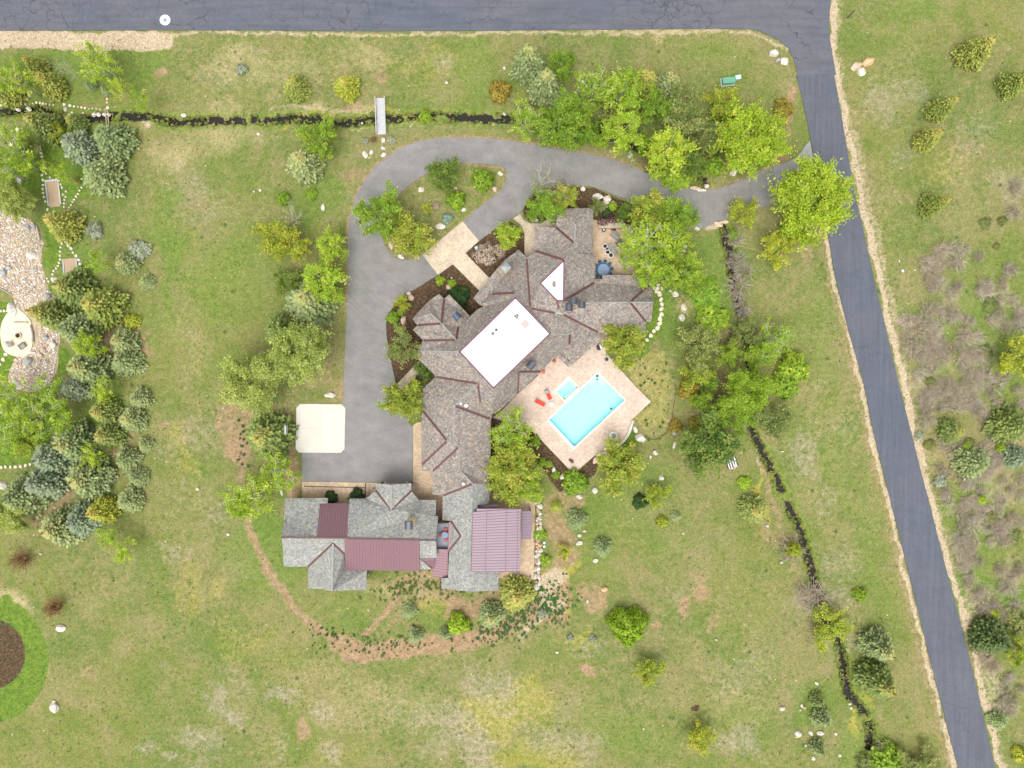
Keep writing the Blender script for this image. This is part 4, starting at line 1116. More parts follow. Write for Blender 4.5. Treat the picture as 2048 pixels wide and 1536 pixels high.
# ---------------------------------------------------------------- GUEST WING (grey, west)
gh = empty("guest_house", (0, 0, 0), 0, "grey shingled wing with plum metal roof panels at the bottom of the driveway", "house")
RZ = 7.6
g = dict(a=(569.5,996.4,EV), b=(656,996,EV), c=(654.6,1005.7,4.0), d=(640,1007,4.0), e=(634,1073.5,RZ), f=(563.2,1073.5,RZ), f2=(568.6,1041,5.3), h=(694,1075,RZ), i=(699,997.4,EV), j=(732.5,996.9,EV), k=(751.7,981,4.1), l=(822.5,982.2,4.1), m=(838.2,999.8,EV), n=(872.3,999.8,EV), o=(871.4,1031.2,5.2), p=(876.3,1032,5.4), q=(872.3,1078.5,RZ), q0=(843,1032,5.3),
        t=(782.5,1019.5,5.4),
        s1=(563.2,1075.5,RZ), s2=(566.8,1133,EV), s3=(616.4,1133.2,EV), s4=(666.2,1086.3,6.8), s5=(689.8,1108.8,5.4), s6=(690.4,1138.9,4.0), s7=(689.6,1076.4,RZ), s15=(566.5,1100,5.4),
        u1=(616.4,1177,4.0), u2=(663.8,1181.8,6.8), u3=(733.1,1179.9,3.6), u4=(733.6,1140.8,3.6), u25=(640,1177.5,5.2), u35=(690,1179.3,5.1),
        w1=(838.8,1080.3,RZ), w2=(872,1081,RZ), w3=(873.8,1116.4,5.2), w4=(839.6,1116.4,5.2), w5=(839,1138.6,4.0), w6=(864.4,1138.9,4.0), w7=(839.2,1117.6,5.1))
roof_mesh(gh, "shingle_roof", g, [['a','f2','f','e','d','c','b'], ['i','h','q','p','q0','o','n','m','l','t','k','j'],
   ['s1','s15','s2','s3','s4','s5','s7'], ['s3','u1','u25','u2','s4'], ['s4','u2','u35','u3','u4','s6','s5'], ['w1','w4','w3','w2'], ['w7','w5','w6']], M['shingle_grey'])
pg = dict(a=(751.7,966.1,4.1), b=(751.7,981,4.1), c=(782.5,1019.5,5.5), d=(782.5,969.6,5.5), e=(822.5,966.6,4.1), f=(822.5,982.2,4.1))
roof_mesh(gh, "porch_roof", pg, [['a','b','c','d'], ['d','c','f','e']], M['shingle_grey'], 0.18)
seam_roof(gh, "metal_roof_panel", [(640.8,1012,4.15),(633.2,1074.6,RZ+.08),(694,1076,RZ+.08),(698.6,1013,4.15)], 11, 0, M['plum'], M['plum_rib'])
seam_roof(gh, "metal_roof_panel", [(641,1006.6,3.8),(640.4,1011.9,4.12),(698.6,1012.6,4.12),(699,1007,3.8)], 11, 0, M['plum'], M['plum_rib'])
seam_roof(gh, "metal_roof_panel", [(689.8,1077.2,RZ+.1),(690.8,1139.6,4.1),(839,1142.4,4.1),(838.6,1080.6,RZ+.1)], 26, 0, M['plum'], M['plum_rib'])
strips(gh, "valley_flashing", [(g['k'], g['t']), (g['l'], g['t']), (g['s3'], g['s4']), (g['s5'], g['s4'])], M['flash'], 0.34, 0.05, 0.05)
strips(gh, "ridge_flashing", [((562.8,1074.6,RZ+.02), (694,1076,RZ+.06)), ((694,1077.2,RZ+.1), (839,1079.8,RZ+.1)), ((838.8,1080.2,RZ+.04), (872.2,1080.6,RZ+.04))], M['flash'], 0.26, 0.05, 0.05)
strips(gh, "ridge_cap", [((782.5,970.5,5.5), (782.5,1018.5,5.5)), ((666.1,1088,6.8), (663.9,1181,6.8))], M['ridge'], 0.34, 0.05, 0.02)
# triangular metal cricket and the entry canopy between the two houses
mb = MB(); tri = [P(839.8,1116.9,5.0), P(868.8,1116.6,4.4), P(869.2,1137.5,3.6), P(865.3,1138.2,3.6)]
mb.add(tri + [x + Vector((0,0,-.1)) for x in tri], [(3,2,1,0),(4,5,6,7),(0,1,5,4),(1,2,6,5),(2,3,7,6),(3,0,4,7)]); mo = mb.build("metal_cricket", M['plum'], gh)
rb = MB()
for t in (.3,.5,.7,.9): rb.beam(tri[0].lerp(tri[3], t) + Vector((0,0,.01)), tri[1].lerp(tri[2], t) + Vector((0,0,.01)), .05, .05)
rb.build("standing_seams", M['plum_rib'], mo)
seam_roof(gh, "entry_canopy", [(873.8,1100.3,4.3),(896,1102,4.3),(894.9,1156.3,3.2),(864.6,1152.6,3.2)], 10, 0, M['plum'], M['plum_rib'])
seam_roof(gh, "entry_canopy", [(864.6,1139,3.4),(870,1118,4.0),(874,1118,4.0),(869,1139,3.4)], 1, 0, M['plum'], M['plum_rib'])
house_walls(gh, "wall", [(569.5,996.4),(656,996),(641,1007),(699,1007),(699,997.4),(732.5,996.9),(751.7,981),(822.5,982.2),(838.2,999.8),(872.3,999.8),(872.3,1078),(866,1139),(733.6,1141),(733.1,1179),(616.4,1177),(616.4,1133),(566.8,1133)], EV, 0.75)
mb = MB()   # west gable infill
for a, b, c in (((571,1000,EV-.1),(570,1132,EV-.1),(570.5,1075,RZ-.4)),):
    mb.add([P(*a), P(*b), P(*c)], [(0,1,2)])
mb.build("gable_wall", M['stucco'], gh)
mb = MB()
mb.add([P(622,1173.5,3.5), P(728,1173.5,3.4), P(664.5,1175,6.4)], [(0,1,2)]); mb.build("gable_wall", M['stucco'], gh)
for x in (757.5, 817):
    mb = MB(); p = P(x, 971, 3.6); mb.box((p.x, p.y, 1.85), (.25, .25, 3.7)); mb.build("post", M['timber'], gh)
chimney(gh, "chimney", 817.6, 1050.2, 5.2, 9.4, 1.15, 1.15, 0, M['stone_cream'], M['cap'], 'barrel')
mb = MB(); mb.beam(P(822,1062.5,6.75), P(831,1051.5,6.2), .12, .06); mb.beam(P(822,1062.5,6.75), P(817,1058.5,6.6), .12, .06); mb.build("chimney_flashing", M['flash'], gh)
for x in (723.3, 793):
    v = MB(); p = P(x, 1105.5, 6.3); v.lathe((p.x, p.y, 5.9), [(0, 0), (.09, 0), (.09, .45), (0, .5)], 8); v.build("vent_pipe", M['lead'], gh)
# roof terrace between the wings
bt = empty("roof_balcony", (0, 0, 0), 0, "small walled balcony with a blue grey deck between the two grey roofs", "balcony")
zb = 3.3
slab("balcony_floor", [[(P(x, y, zb).x, P(x, y, zb).y) for x, y in ((873.6,1046),(898.5,1046),(896.5,1096.5),(872.6,1096.5))]], zb, 0.2, simple("balcony_deck", (0.27, 0.29, 0.34), .7, var=.12), bt)
mb = MB()
mb.beam(P(898.6,1044,zb), P(897.6,1099.5,zb), .2, 1.05); mb.beam(P(873,1098,zb), P(897,1098.8,zb), .16, .98); mb.beam(P(877,1044.5,zb), P(898,1044.5,zb), .16, .96)
mb.build("parapet", M['timber'], bt)
mb = MB()
mb.beam(P(899.6,1044,zb+1.06), P(898.4,1101,zb+1.06), .32, .06); mb.beam(P(873.5,1099,zb+1.0), P(897,1100,zb+1.0), .2, .05)
mb.build("coping", M['plum'], bt)
mb = MB(); n_ = [P(872.6,1046,EV-.2), P(898.5,1046,EV-.2), P(896.5,1096.5,EV-.2), P(872.6,1096.5,EV-.2)]
mb.add([(p.x, p.y, -.1) for p in n_] + [(p.x, p.y, zb - .2) for p in n_], [(0,1,5,4),(1,2,6,5),(2,3,7,6),(3,0,4,7)]); mb.build("wall", M['stucco'], bt)
# ================================================================ LABELS BY LANDMARK
LAND = [("the wooden footbridge",762,232),("the round manhole",330,40),("the green utility cabinet",1455,163),("the big pool",1172,820),("the round fire pit",1226,871),
 ("the concrete pad",641,856),("the blue dining table",1206,540),("the buff paved forecourt",900,490),("the planted driveway island",885,415),("the road junction",1600,60),
 ("the driveway mouth",1590,345),("the upper sand bed",107,385),("the lower sand bed",141,535),("the round stone patio",35,668),("the round mulch bed",-10,1312),
 ("the lilac metal roof",993,1080),("the plum metal roof",765,1110),("the boulder retaining wall",1076,1090),("the red dirt track",725,1300),("the heap of scrap",1463,927),
 ("the stream culvert mouth",1447,450),("the black road sign",1690,40),("the pale box sign",225,942),("the bare stream thicket",1635,1190),("the lime dome bush",1258,1255),
 ("the log footbridge",213,232),("the top lawn gravel strip",170,82),("the red twiggy bush",38,1120),("the hooped court goal",580,857),("the pebbled yard",60,520),("the white triangular roof",1110,575)]
REG = []
def reg(o, desc, px, py): REG.append((o, desc, px, py))
DIRS = ["right of", "upper right of", "above", "upper left of", "left of", "lower left of", "below", "lower right of"]
ORD = ["", "second", "third", "fourth", "fifth", "sixth", "seventh", "eighth", "ninth", "tenth", "eleventh", "twelfth"]
def finish_labels():
    groups = {}
    for o, desc, px, py in REG:
        best = min(LAND, key=lambda l: math.hypot(l[1] - px, l[2] - py))
        dx, dy = px - best[1], best[2] - py
        k = int(round(math.atan2(dy, dx) / (math.pi / 4))) % 8
        groups.setdefault((desc, k, best[0]), []).append((math.hypot(dx, dy), o))
    for (desc, k, nm), lst in groups.items():
        lst.sort(key=lambda t: t[0])
        for i, (_, o) in enumerate(lst):
            s = f"{desc} {DIRS[k]} {nm}"
            if len(lst) > 1:
                s += ", nearest" if i == 0 else (f", farthest" if i == len(lst) - 1 else f", {ORD[min(i, 11)]} nearest")
            o["label"] = s

# ================================================================ PLANTS
def jit(c, a, r):
    k = 1 + r.uniform(-a, a)
    return (max(0, c[0] * k * (1 + r.uniform(-a, a) * .25)), max(0, c[1] * k), max(0, c[2] * k * (1 + r.uniform(-a, a) * .4)))
def mixc(a, b, t): return tuple(a[i] + (b[i] - a[i]) * t for i in range(3))

def quad(mb, c, u, v, w, l, col):
    a = u * (w / 2); b = v * (l / 2)
    mb.add([c - a - b, c + a - b, c + a + b, c - a + b], [(0, 1, 2, 3)], col)

def conifer_mesh(seed, R0, H, cols, whorls=17, tip=None, dens=1.0):
    """tiers of drooping boughs, each a row of needle tufts; new growth pale, optional golden leader"""
    r = random.Random(seed)
    mb = MB()
    for i in range(whorls):
        t = i / whorls
        z = H * (0.05 + 0.90 * t)
        rad = R0 * (1 - t) ** 0.78 * (0.92 if i else 0.8)
        nb = max(6, int((17 - 8 * t) * dens))
        for j in range(nb):
            a = (j + r.uniform(-.35, .35)) * 2 * math.pi / nb + i * 1.1
            ln = rad * r.uniform(0.72, 1.10) * (1 + .10 * math.sin(3 * a + seed))
            d = Vector((math.cos(a), math.sin(a), 0)); s = Vector((-d.y, d.x, 0))
            n = max(3, int(ln / 0.24))
            bc = jit(cols[0], 0.30, r)
            for k in range(1, n + 1):
                f = k / n
                p = d * (ln * f) + Vector((0, 0, z - 0.16 * ln * f * f + 0.12 * ln * f))
                spread = 0.16 + 0.34 * ln / R0 * (1 - abs(f - .55))
                for q in (-1, 1) if k < n else (0,):
                    c = p + s * (q * spread * r.uniform(.4, 1.0)) + Vector((r.uniform(-.05, .05), r.uniform(-.05, .05), r.uniform(-.08, .08)))
                    v = (d + s * q * 0.9 + Vector((0, 0, r.uniform(-.35, .25)))).normalized()
                    u = v.cross(Vector((r.uniform(-.4, .4), r.uniform(-.4, .4), 1))).normalized()
                    cc = mixc(bc, cols[1], min(1, max(0, (f - .45) * 1.5)) * r.uniform(.3, 1))
                    if tip and t > .60: cc = mixc(cc, tip, min(1, (t - .60) * 2.6) * r.uniform(.2, 1))
                    quad(mb, c, u, v, r.uniform(.20, .30), r.uniform(.28, .46), jit(cc, .20, r))
    for k in range(14):
        a = r.uniform(0, 6.28); z = H * r.uniform(.93, 1.0)
        v = Vector((math.cos(a) * .5, math.sin(a) * .5, 1)).normalized(); u = v.cross(Vector((math.sin(a), -math.cos(a), .1))).normalized()
        quad(mb, Vector((0, 0, z)) + v * .12, u, v, .14, .5, jit(tip or cols[1], .15, r))
    tr = MB(); tr.tube([(0, 0, -0.4), (0, 0, H * .5), (0, 0, H * .97)], [.17 * R0 / 2.5, .10 * R0 / 2.5, .02], 7)
    return mb, tr

def limb_tree(seed, R0, H, cols, n_clump, per, leaf, hollow=0.35, nl=9, trunk_r=.16, cz=0.60, rz=0.42, spread=0.42, twigs=2, bare_top=0.0, lobes=3, trunks=1, along=.8, drop=.25):
    """forked trunk, limbs reaching into a lobed crown, leaf clumps strung along the ends of the limbs"""
    r = random.Random(seed)
    lv, tr = MB(), MB()
    ph = [r.uniform(0, 6.28) for _ in range(4)]
    def lobe(a, e=0): return 1 + .16 * math.sin(lobes * a + ph[0]) + .10 * math.sin((lobes * 2 + 1) * a + ph[1]) + .07 * math.sin(11 * a + ph[2])
    cen = Vector((0, 0, H * cz))
    tips = []
    for ti in range(trunks):
        off = Vector((r.uniform(-.25, .25), r.uniform(-.25, .25), 0)) * (trunks > 1) * R0 * .35
        top = Vector((r.uniform(-.2, .2) * R0 * .4, r.uniform(-.2, .2) * R0 * .4, H * .9)) + off * 2
        base = off * .5 + Vector((0, 0, -.5))
        trk = [base, base.lerp(top, .35) + Vector((r.uniform(-.12, .12), r.uniform(-.12, .12), 0)), base.lerp(top, .65) + Vector((r.uniform(-.2, .2), r.uniform(-.2, .2), 0)), top]
        tr.tube(trk, [trunk_r, trunk_r * .75, trunk_r * .5, trunk_r * .14], 7)
        for i in range(nl):
            t = .28 + .62 * (i + .5) / nl
            seg = t * 3; k = min(2, int(seg)); p0 = trk[k].lerp(trk[k + 1], seg - k)
            a = i * 2.4 + r.uniform(-.4, .4) + ti
            el = (1 - t) * 1.0
            rr = R0 * lobe(a) * r.uniform(.72, .98) * math.sqrt(max(.05, 1 - ((t - .45) / .62) ** 2))
            p3 = Vector((math.cos(a) * rr, math.sin(a) * rr, min(H * .99, H * (t + .22 + .10 * r.random()))))
            p1 = p0.lerp(p3, .35) + Vector((r.uniform(-.2, .2), r.uniform(-.2, .2), -.05 * H)); p2 = p0.lerp(p3, .7) + Vector((r.uniform(-.25, .25), r.uniform(-.25, .25), 0))
            br = trunk_r * (.52 - .25 * t)
            tr.tube([p0, p1, p2, p3], [br, br * .8, br * .55, br * .2], 5)
            tips.append((p0, p1, p2, p3))
            for q in range(twigs):
                f = r.uniform(.35, .9); s0 = p1.lerp(p3, f)
                dd = Vector((r.uniform(-1, 1), r.uniform(-1, 1), r.uniform(-.1, .8))).normalized() * R0 * r.uniform(.22, .42)
                s1 = s0 + dd
                tr.tube([s0, s0.lerp(s1, .5) + Vector((0, 0, .05)), s1], [br * .4, br * .28, br * .1], 4)
                tips.append((s0, s0, s0.lerp(s1, .5), s1))
    for c in range(n_clump):
        if r.random() < along:
            p0, p1, p2, p3 = tips[r.randrange(len(tips))]
            f = r.uniform(.35, 1.08)
            p = p1.lerp(p3, f); ax = (p3 - p1).normalized()
            p = p + Vector((r.gauss(0, .075), r.gauss(0, .075), r.gauss(0, .06) - drop / R0 * .8)) * R0
        else:
            a = r.uniform(0, 6.283); ct = r.uniform(-.35, 1)
            q = (hollow + (1 - hollow) * r.random() ** .5)
            st = math.sqrt(1 - ct * ct)
            p = cen + Vector((math.cos(a) * st * R0 * q * lobe(a), math.sin(a) * st * R0 * q * lobe(a), ct * H * rz * q))
            ax = (p - cen).normalized()
        bc = mixc(cols[0], cols[1], r.random() ** 1.2)
        if len(cols) > 2 and r.random() < .22: bc = mixc(bc, cols[2], r.uniform(.4, 1))
        bc = jit(bc, .22, r)
        for k in range(per):
            o = Vector((r.gauss(0, 1), r.gauss(0, 1), r.gauss(0, .7))) * spread * .8 + ax * r.gauss(0, spread * 1.7)
            v = Vector((r.uniform(-1, 1), r.uniform(-1, 1), r.uniform(-.5, .5))).normalized()
            nrm = Vector((r.uniform(-.8, .8), r.uniform(-.8, .8), 1))
            u = v.cross(nrm).normalized()
            quad(lv, p + o, u, v, leaf * r.uniform(.6, 1.1), leaf * r.uniform(.8, 1.5), jit(bc, .16, r))
    return lv, tr

def bush_mesh(seed, R0, H, cols, n, leaf, core=0.0):
    r = random.Random(seed); mb = MB()
    cols = [tuple(min(.8, x * 1.12) for x in c) for c in cols]
    ph = [r.uniform(0, 6.28) for _ in range(3)]
    for i in range(n):
        a = r.uniform(0, 6.283); ct = r.uniform(0, 1); st = math.sqrt(1 - ct * ct)
        lb = 1 + .14 * math.sin(3 * a + ph[0]) + .10 * math.sin(7 * a + ph[1])
        q = .72 + .32 * r.random() ** .7
        p = Vector((math.cos(a) * st * R0 * q * lb, math.sin(a) * st * R0 * q * lb, .1 + ct * H * q * (1 + .15 * math.sin(5 * a + ph[2]))))
        cl = (noise.noise(p * 1.6 + Vector((seed, 0, 0))) + 1) / 2
        c = mixc(cols[0], cols[1], min(1, max(0, cl * 1.6 - .3)))
        if len(cols) > 2 and r.random() < .15: c = cols[2]
        nn = (p.normalized() + Vector((r.uniform(-1, 1), r.uniform(-1, 1), r.uniform(0, 1))) * .6).normalized()
        v = nn.cross(Vector((r.uniform(-1, 1), r.uniform(-1, 1), r.uniform(-1, 1)))).normalized()
        u = v.cross(nn).normalized()
        quad(mb, p, u, v, leaf * r.uniform(.6, 1.1), leaf * r.uniform(.9, 1.6), jit(c, .25, r))
    return mb

def twig_mesh(seed, R0, H, cols, n, rad=.022, lean=0.3, sub=3, up=.75):
    """many thin stems arching out of one root, each forking"""
    r = random.Random(seed); mb = MB()
    la = r.uniform(0, 6.28)
    for i in range(n):
        a = r.uniform(0, 6.283); q = r.random() ** .55
        e = Vector((math.cos(a) * R0 * q + math.cos(la) * lean * R0, math.sin(a) * R0 * q + math.sin(la) * lean * R0, H * r.uniform(up * .6, 1.0) * (1.1 - .5 * q)))
        b = Vector((math.cos(a) * .18 * R0, math.sin(a) * .18 * R0, -.1))
        m1 = b.lerp(e, .4) + Vector((r.uniform(-.1, .1), r.uniform(-.1, .1), H * .14)); m2 = b.lerp(e, .75) + Vector((r.uniform(-.12, .12), r.uniform(-.12, .12), H * .10))
        c = jit(mixc(cols[0], cols[1], r.random()), .25, r)
        mb.tube([b, m1, m2, e], [rad, rad * .85, rad * .65, rad * .35], 3, col=c, cap=False)
        for k in range(sub):
            s = m1.lerp(e, r.uniform(.1, .9)); t = s + Vector((r.uniform(-1, 1), r.uniform(-1, 1), r.uniform(-.1, .6))) * R0 * .28
            mb.tube([s, t], [rad * .6, rad * .3], 3, col=c, cap=False)
    return mb

# leaf colours (reflectance)
LIME = [(0.253, 0.388, 0.026), (0.410, 0.544, 0.046), (0.493, 0.569, 0.089)]
LIMED = [(0.165, 0.290, 0.026), (0.293, 0.427, 0.039), (0.368, 0.478, 0.063)]
PALE = [(0.281, 0.361, 0.077), (0.451, 0.530, 0.128), (0.519, 0.582, 0.205)]
YEL = [(0.253, 0.330, 0.033), (0.451, 0.505, 0.051), (0.547, 0.530, 0.077)]
OLIVE = [(0.178, 0.240, 0.061), (0.301, 0.349, 0.097), (0.410, 0.401, 0.141)]
DARK = [(0.109, 0.188, 0.032), (0.198, 0.290, 0.046), (0.273, 0.337, 0.077)]
MAPLE = [(0.240, 0.323, 0.037), (0.423, 0.472, 0.063), (0.575, 0.517, 0.116)]
SAGE = ((0.128, 0.176, 0.062), (0.350, 0.405, 0.160))
BLUE = ((0.125, 0.172, 0.092), (0.335, 0.400, 0.225))
GREENC = ((0.107, 0.159, 0.039), (0.281, 0.329, 0.079))
GOLDC = ((0.152, 0.201, 0.037), (0.366, 0.378, 0.073))
YELC = ((0.210, 0.250, 0.025), (0.420, 0.430, 0.050))
DARKC = ((0.067, 0.104, 0.031), (0.165, 0.201, 0.058))
GT = (0.48, 0.43, 0.14); OT = (0.50, 0.41, 0.10)

KINDS = {}
def kind(name, base, R0, H, builders, leafmat, barkmat, cat, word):
    KINDS[name] = dict(base=base, R0=R0, H=H, b=builders, lm=leafmat, bm=barkmat, cat=cat, word=word, cache={})
def con(name, cols, tip, word, base, R0=2.9, H=7.0, **kw):
    kind(name, base, R0, H, [(lambda s=s: conifer_mesh(s, R0, H, cols, tip=tip, **kw)) for s in (1, 2, 3)], 'needle', 'bark_brown', 'conifer', word)
con('sage', SAGE, None, "sage green spruce", "spruce_tree")
con('sagetip', SAGE, GT, "golden tipped sage spruce", "spruce_tree")
con('blue', BLUE, (0.26, 0.29, 0.20), "blue grey spruce", "spruce_tree")
con('green', GREENC, None, "mid green fir", "fir_tree")
con('greentip', GREENC, OT, "golden topped green fir", "fir_tree")
con('gold', GOLDC, OT, "orange tipped golden fir", "fir_tree")
con('yellow', YELC, OT, "bright yellow conifer", "conifer_tree")
con('dark', DARKC, None, "dark green fir", "fir_tree")
def dec(name, cols, word, R0, H, base="broadleaf_tree", bark='bark_white', **kw):
    kind(name, base, R0, H, [(lambda s=s: limb_tree(s, R0, H, cols, **kw)) for s in (11, 12, 13)], 'leaf', bark, 'tree', word)
dec('aspen', LIME, "pale limbed lime aspen", 3.6, 9.0, "aspen_tree", n_clump=150, per=26, leaf=.21, nl=10, trunk_r=.15, spread=.30, twigs=3)
dec('aspend', LIMED, "fresh green aspen", 3.6, 8.5, "aspen_tree", n_clump=190, per=26, leaf=.22, nl=9, trunk_r=.13, spread=.32, twigs=2)
dec('aspent', LIME, "thin lime aspen sapling", 2.2, 7.0, "aspen_tree", n_clump=52, per=20, leaf=.17, nl=8, trunk_r=.07, spread=.22, twigs=2)
dec('aspenb', LIME, "half bare lime aspen", 3.6, 9.0, "aspen_tree", n_clump=85, per=22, leaf=.18, nl=12, trunk_r=.16, spread=.26, twigs=4, drop=.6, along=.9)
dec('cotton', PALE, "big pale green cottonwood", 6.0, 11.0, "cottonwood_tree", bark='bark_tan', n_clump=620, per=28, leaf=.24, nl=14, trunk_r=.26, spread=.42, twigs=3, lobes=4)
dec('cottonl', LIME, "big lime green cottonwood", 6.0, 11.0, "cottonwood_tree", bark='bark_tan', n_clump=600, per=28, leaf=.25, nl=14, trunk_r=.24, spread=.42, twigs=3, lobes=4)
dec('yel', YEL, "yellow green small tree", 2.8, 5.0, bark='bark_tan', n_clump=120, per=24, leaf=.20, nl=8, trunk_r=.09, spread=.28)
dec('olive', OLIVE, "olive green leafy tree", 2.8, 5.0, bark='bark_tan', n_clump=120, per=24, leaf=.20, nl=8, trunk_r=.09, spread=.28)
dec('darkl', DARK, "dark green leafy tree", 3.0, 5.5, bark='bark_brown', n_clump=170, per=26, leaf=.21, nl=8, trunk_r=.10, spread=.30)
dec('maple', MAPLE, "dense yellow green crabapple", 3.4, 6.5, bark='bark_brown', n_clump=230, per=28, leaf=.22, nl=9, trunk_r=.12, spread=.32, lobes=2)
dec('birch', [(0.26, 0.27, 0.10), (0.33, 0.33, 0.15)], "nearly bare white birch", 2.8, 8.0, "birch_tree", n_clump=34, per=12, leaf=.11, nl=12, trunk_r=.10, spread=.30, twigs=4)
dec('bare', [(0.30, 0.24, 0.16), (0.36, 0.30, 0.22)], "leafless tan branched tree", 2.8, 6.5, "bare_tree", bark='bark_tan', n_clump=14, per=8, leaf=.10, nl=16, trunk_r=.09, spread=.35, twigs=7)
def bsh(name, cols, word, R0, H, n, leaf, base="shrub", mat='leaf'):
    kind(name, base, R0, H, [(lambda s=s: bush_mesh(s, R0, H, cols, n, leaf)) for s in (21, 22)], mat, None, 'shrub', word)
bsh('bush', LIMED, "round green shrub", 1.4, 1.5, 900, .17)
bsh('bushl', LIME, "bright lime shrub", 1.4, 1.5, 900, .17)
bsh('bushy', YEL, "yellow green shrub", 1.4, 1.4, 800, .17)
bsh('busho', [(0.26, 0.215, 0.035), (0.40, 0.32, 0.05)], "yellow brown shrub", 1.4, 1.4, 700, .17)
bsh('bushd', [(0.030, 0.075, 0.022), (0.070, 0.125, 0.030)], "dark green clipped shrub", 1.3, 1.5, 900, .16)
bsh('bushs', [(0.26, 0.30, 0.20), (0.44, 0.47, 0.34)], "pale sage shrub", 1.2, 1.0, 700, .15)
bsh('bushlow', [(0.20, 0.245, 0.075), (0.32, 0.34, 0.12)], "low olive green shrub", 1.4, .9, 620, .15)
bsh('bushb', [(0.20, 0.30, 0.24), (0.34, 0.44, 0.36)], "spiky blue green agave", 1.0, .8, 260, .26)
bsh('bushdome', LIME, "large lime domed bush", 3.0, 2.2, 3400, .22, "dome_shrub")
bsh('bushw', [(0.40, 0.31, 0.24), (0.60, 0.52, 0.42), (0.36, 0.20, 0.12)], "cream flowering shrub", 1.5, 1.3, 700, .16)
bsh('bushr', [(0.12, 0.05, 0.055), (0.20, 0.09, 0.09)], "dark red leafed shrub", 1.4, 1.0, 700, .16)
def tw(name, cols, word, R0, H, n, **kw):
    kind(name, "dead_shrub", R0, H, [(lambda s=s: twig_mesh(s, R0, H, cols, n, **kw)) for s in (31, 32, 33, 34)], 'twig', None, 'shrub', word)
tw('twig', [(0.27, 0.225, 0.145), (0.42, 0.365, 0.265)], "leafless grey brown shrub", 2.2, 1.7, 85, lean=.5, rad=.026, sub=4)
tw('twigr', [(0.20, 0.085, 0.05), (0.30, 0.16, 0.07)], "reddish brown twiggy shrub", 2.2, 2.0, 130, lean=.1)
tw('twigp', [(0.29, 0.24, 0.185), (0.44, 0.38, 0.31)], "purplish grey twiggy shrub", 2.4, 1.9, 70, lean=.3, rad=.03)
tw('straw', [(0.38, 0.33, 0.12), (0.46, 0.42, 0.20)], "arching straw coloured grass clump", 2.0, 1.2, 110, lean=.5)

def plant(k, px, py, rpx, h=None, group=None, rz=None, zfrac=None, desc=None):
    K = KINDS[k]
    Rm = rpx * k0 * 1.0
    if h is None: h = K['H'] * min(1.25, (Rm / K['R0']) ** .85)
    conif = K['cat'] == 'conifer'
    zf = zfrac if zfrac is not None else (0.36 if conif else (0.62 if K['bm'] else 0.5))
    pos = P(px, py, h * zf); pos.z = -0.06
    vi = RND.randrange(len(K['b']))
    if vi not in K['cache']:
        res = K['b'][vi]()
        if K['bm']:
            a = res[0].build("crown", M[K['lm']]); b = res[1].build("trunk", M[K['bm']], smooth=True)
            K['cache'][vi] = (a.data, b.data); bpy.data.objects.remove(a); bpy.data.objects.remove(b)
        else:
            a = res.build(K['base'], M[K['lm']]); K['cache'][vi] = (a.data,); bpy.data.objects.remove(a)
    ms = K['cache'][vi]
    s = Rm / K['R0'] * (HCAM - h * zf) / HCAM * (1.08 if conif else ((0.86 if K['R0'] > 5 else .93) if K['bm'] else 1.0)); sz = h / K['H']
    rot = RND.uniform(0, 6.283) if rz is None else rz
    if K['bm']:
        root = empty(K['base'], pos, rot, None, K['cat'], group)
        root.scale = (s * RND.uniform(.95, 1.05), s * RND.uniform(.95, 1.05), sz)
        for nm, me in (("crown", ms[0]), ("trunk", ms[1])):
            o = bpy.data.objects.new(nm, me); COL.objects.link(o); o.parent = root
    else:
        root = bpy.data.objects.new(K['base'], ms[0]); COL.objects.link(root)
        root.location = pos; root.rotation_euler = (0, 0, rot); root.scale = (s, s, sz)
        root["category"] = K['cat']
        if group: root["group"] = group
    reg(root, desc or K['word'], px, py)
    return root

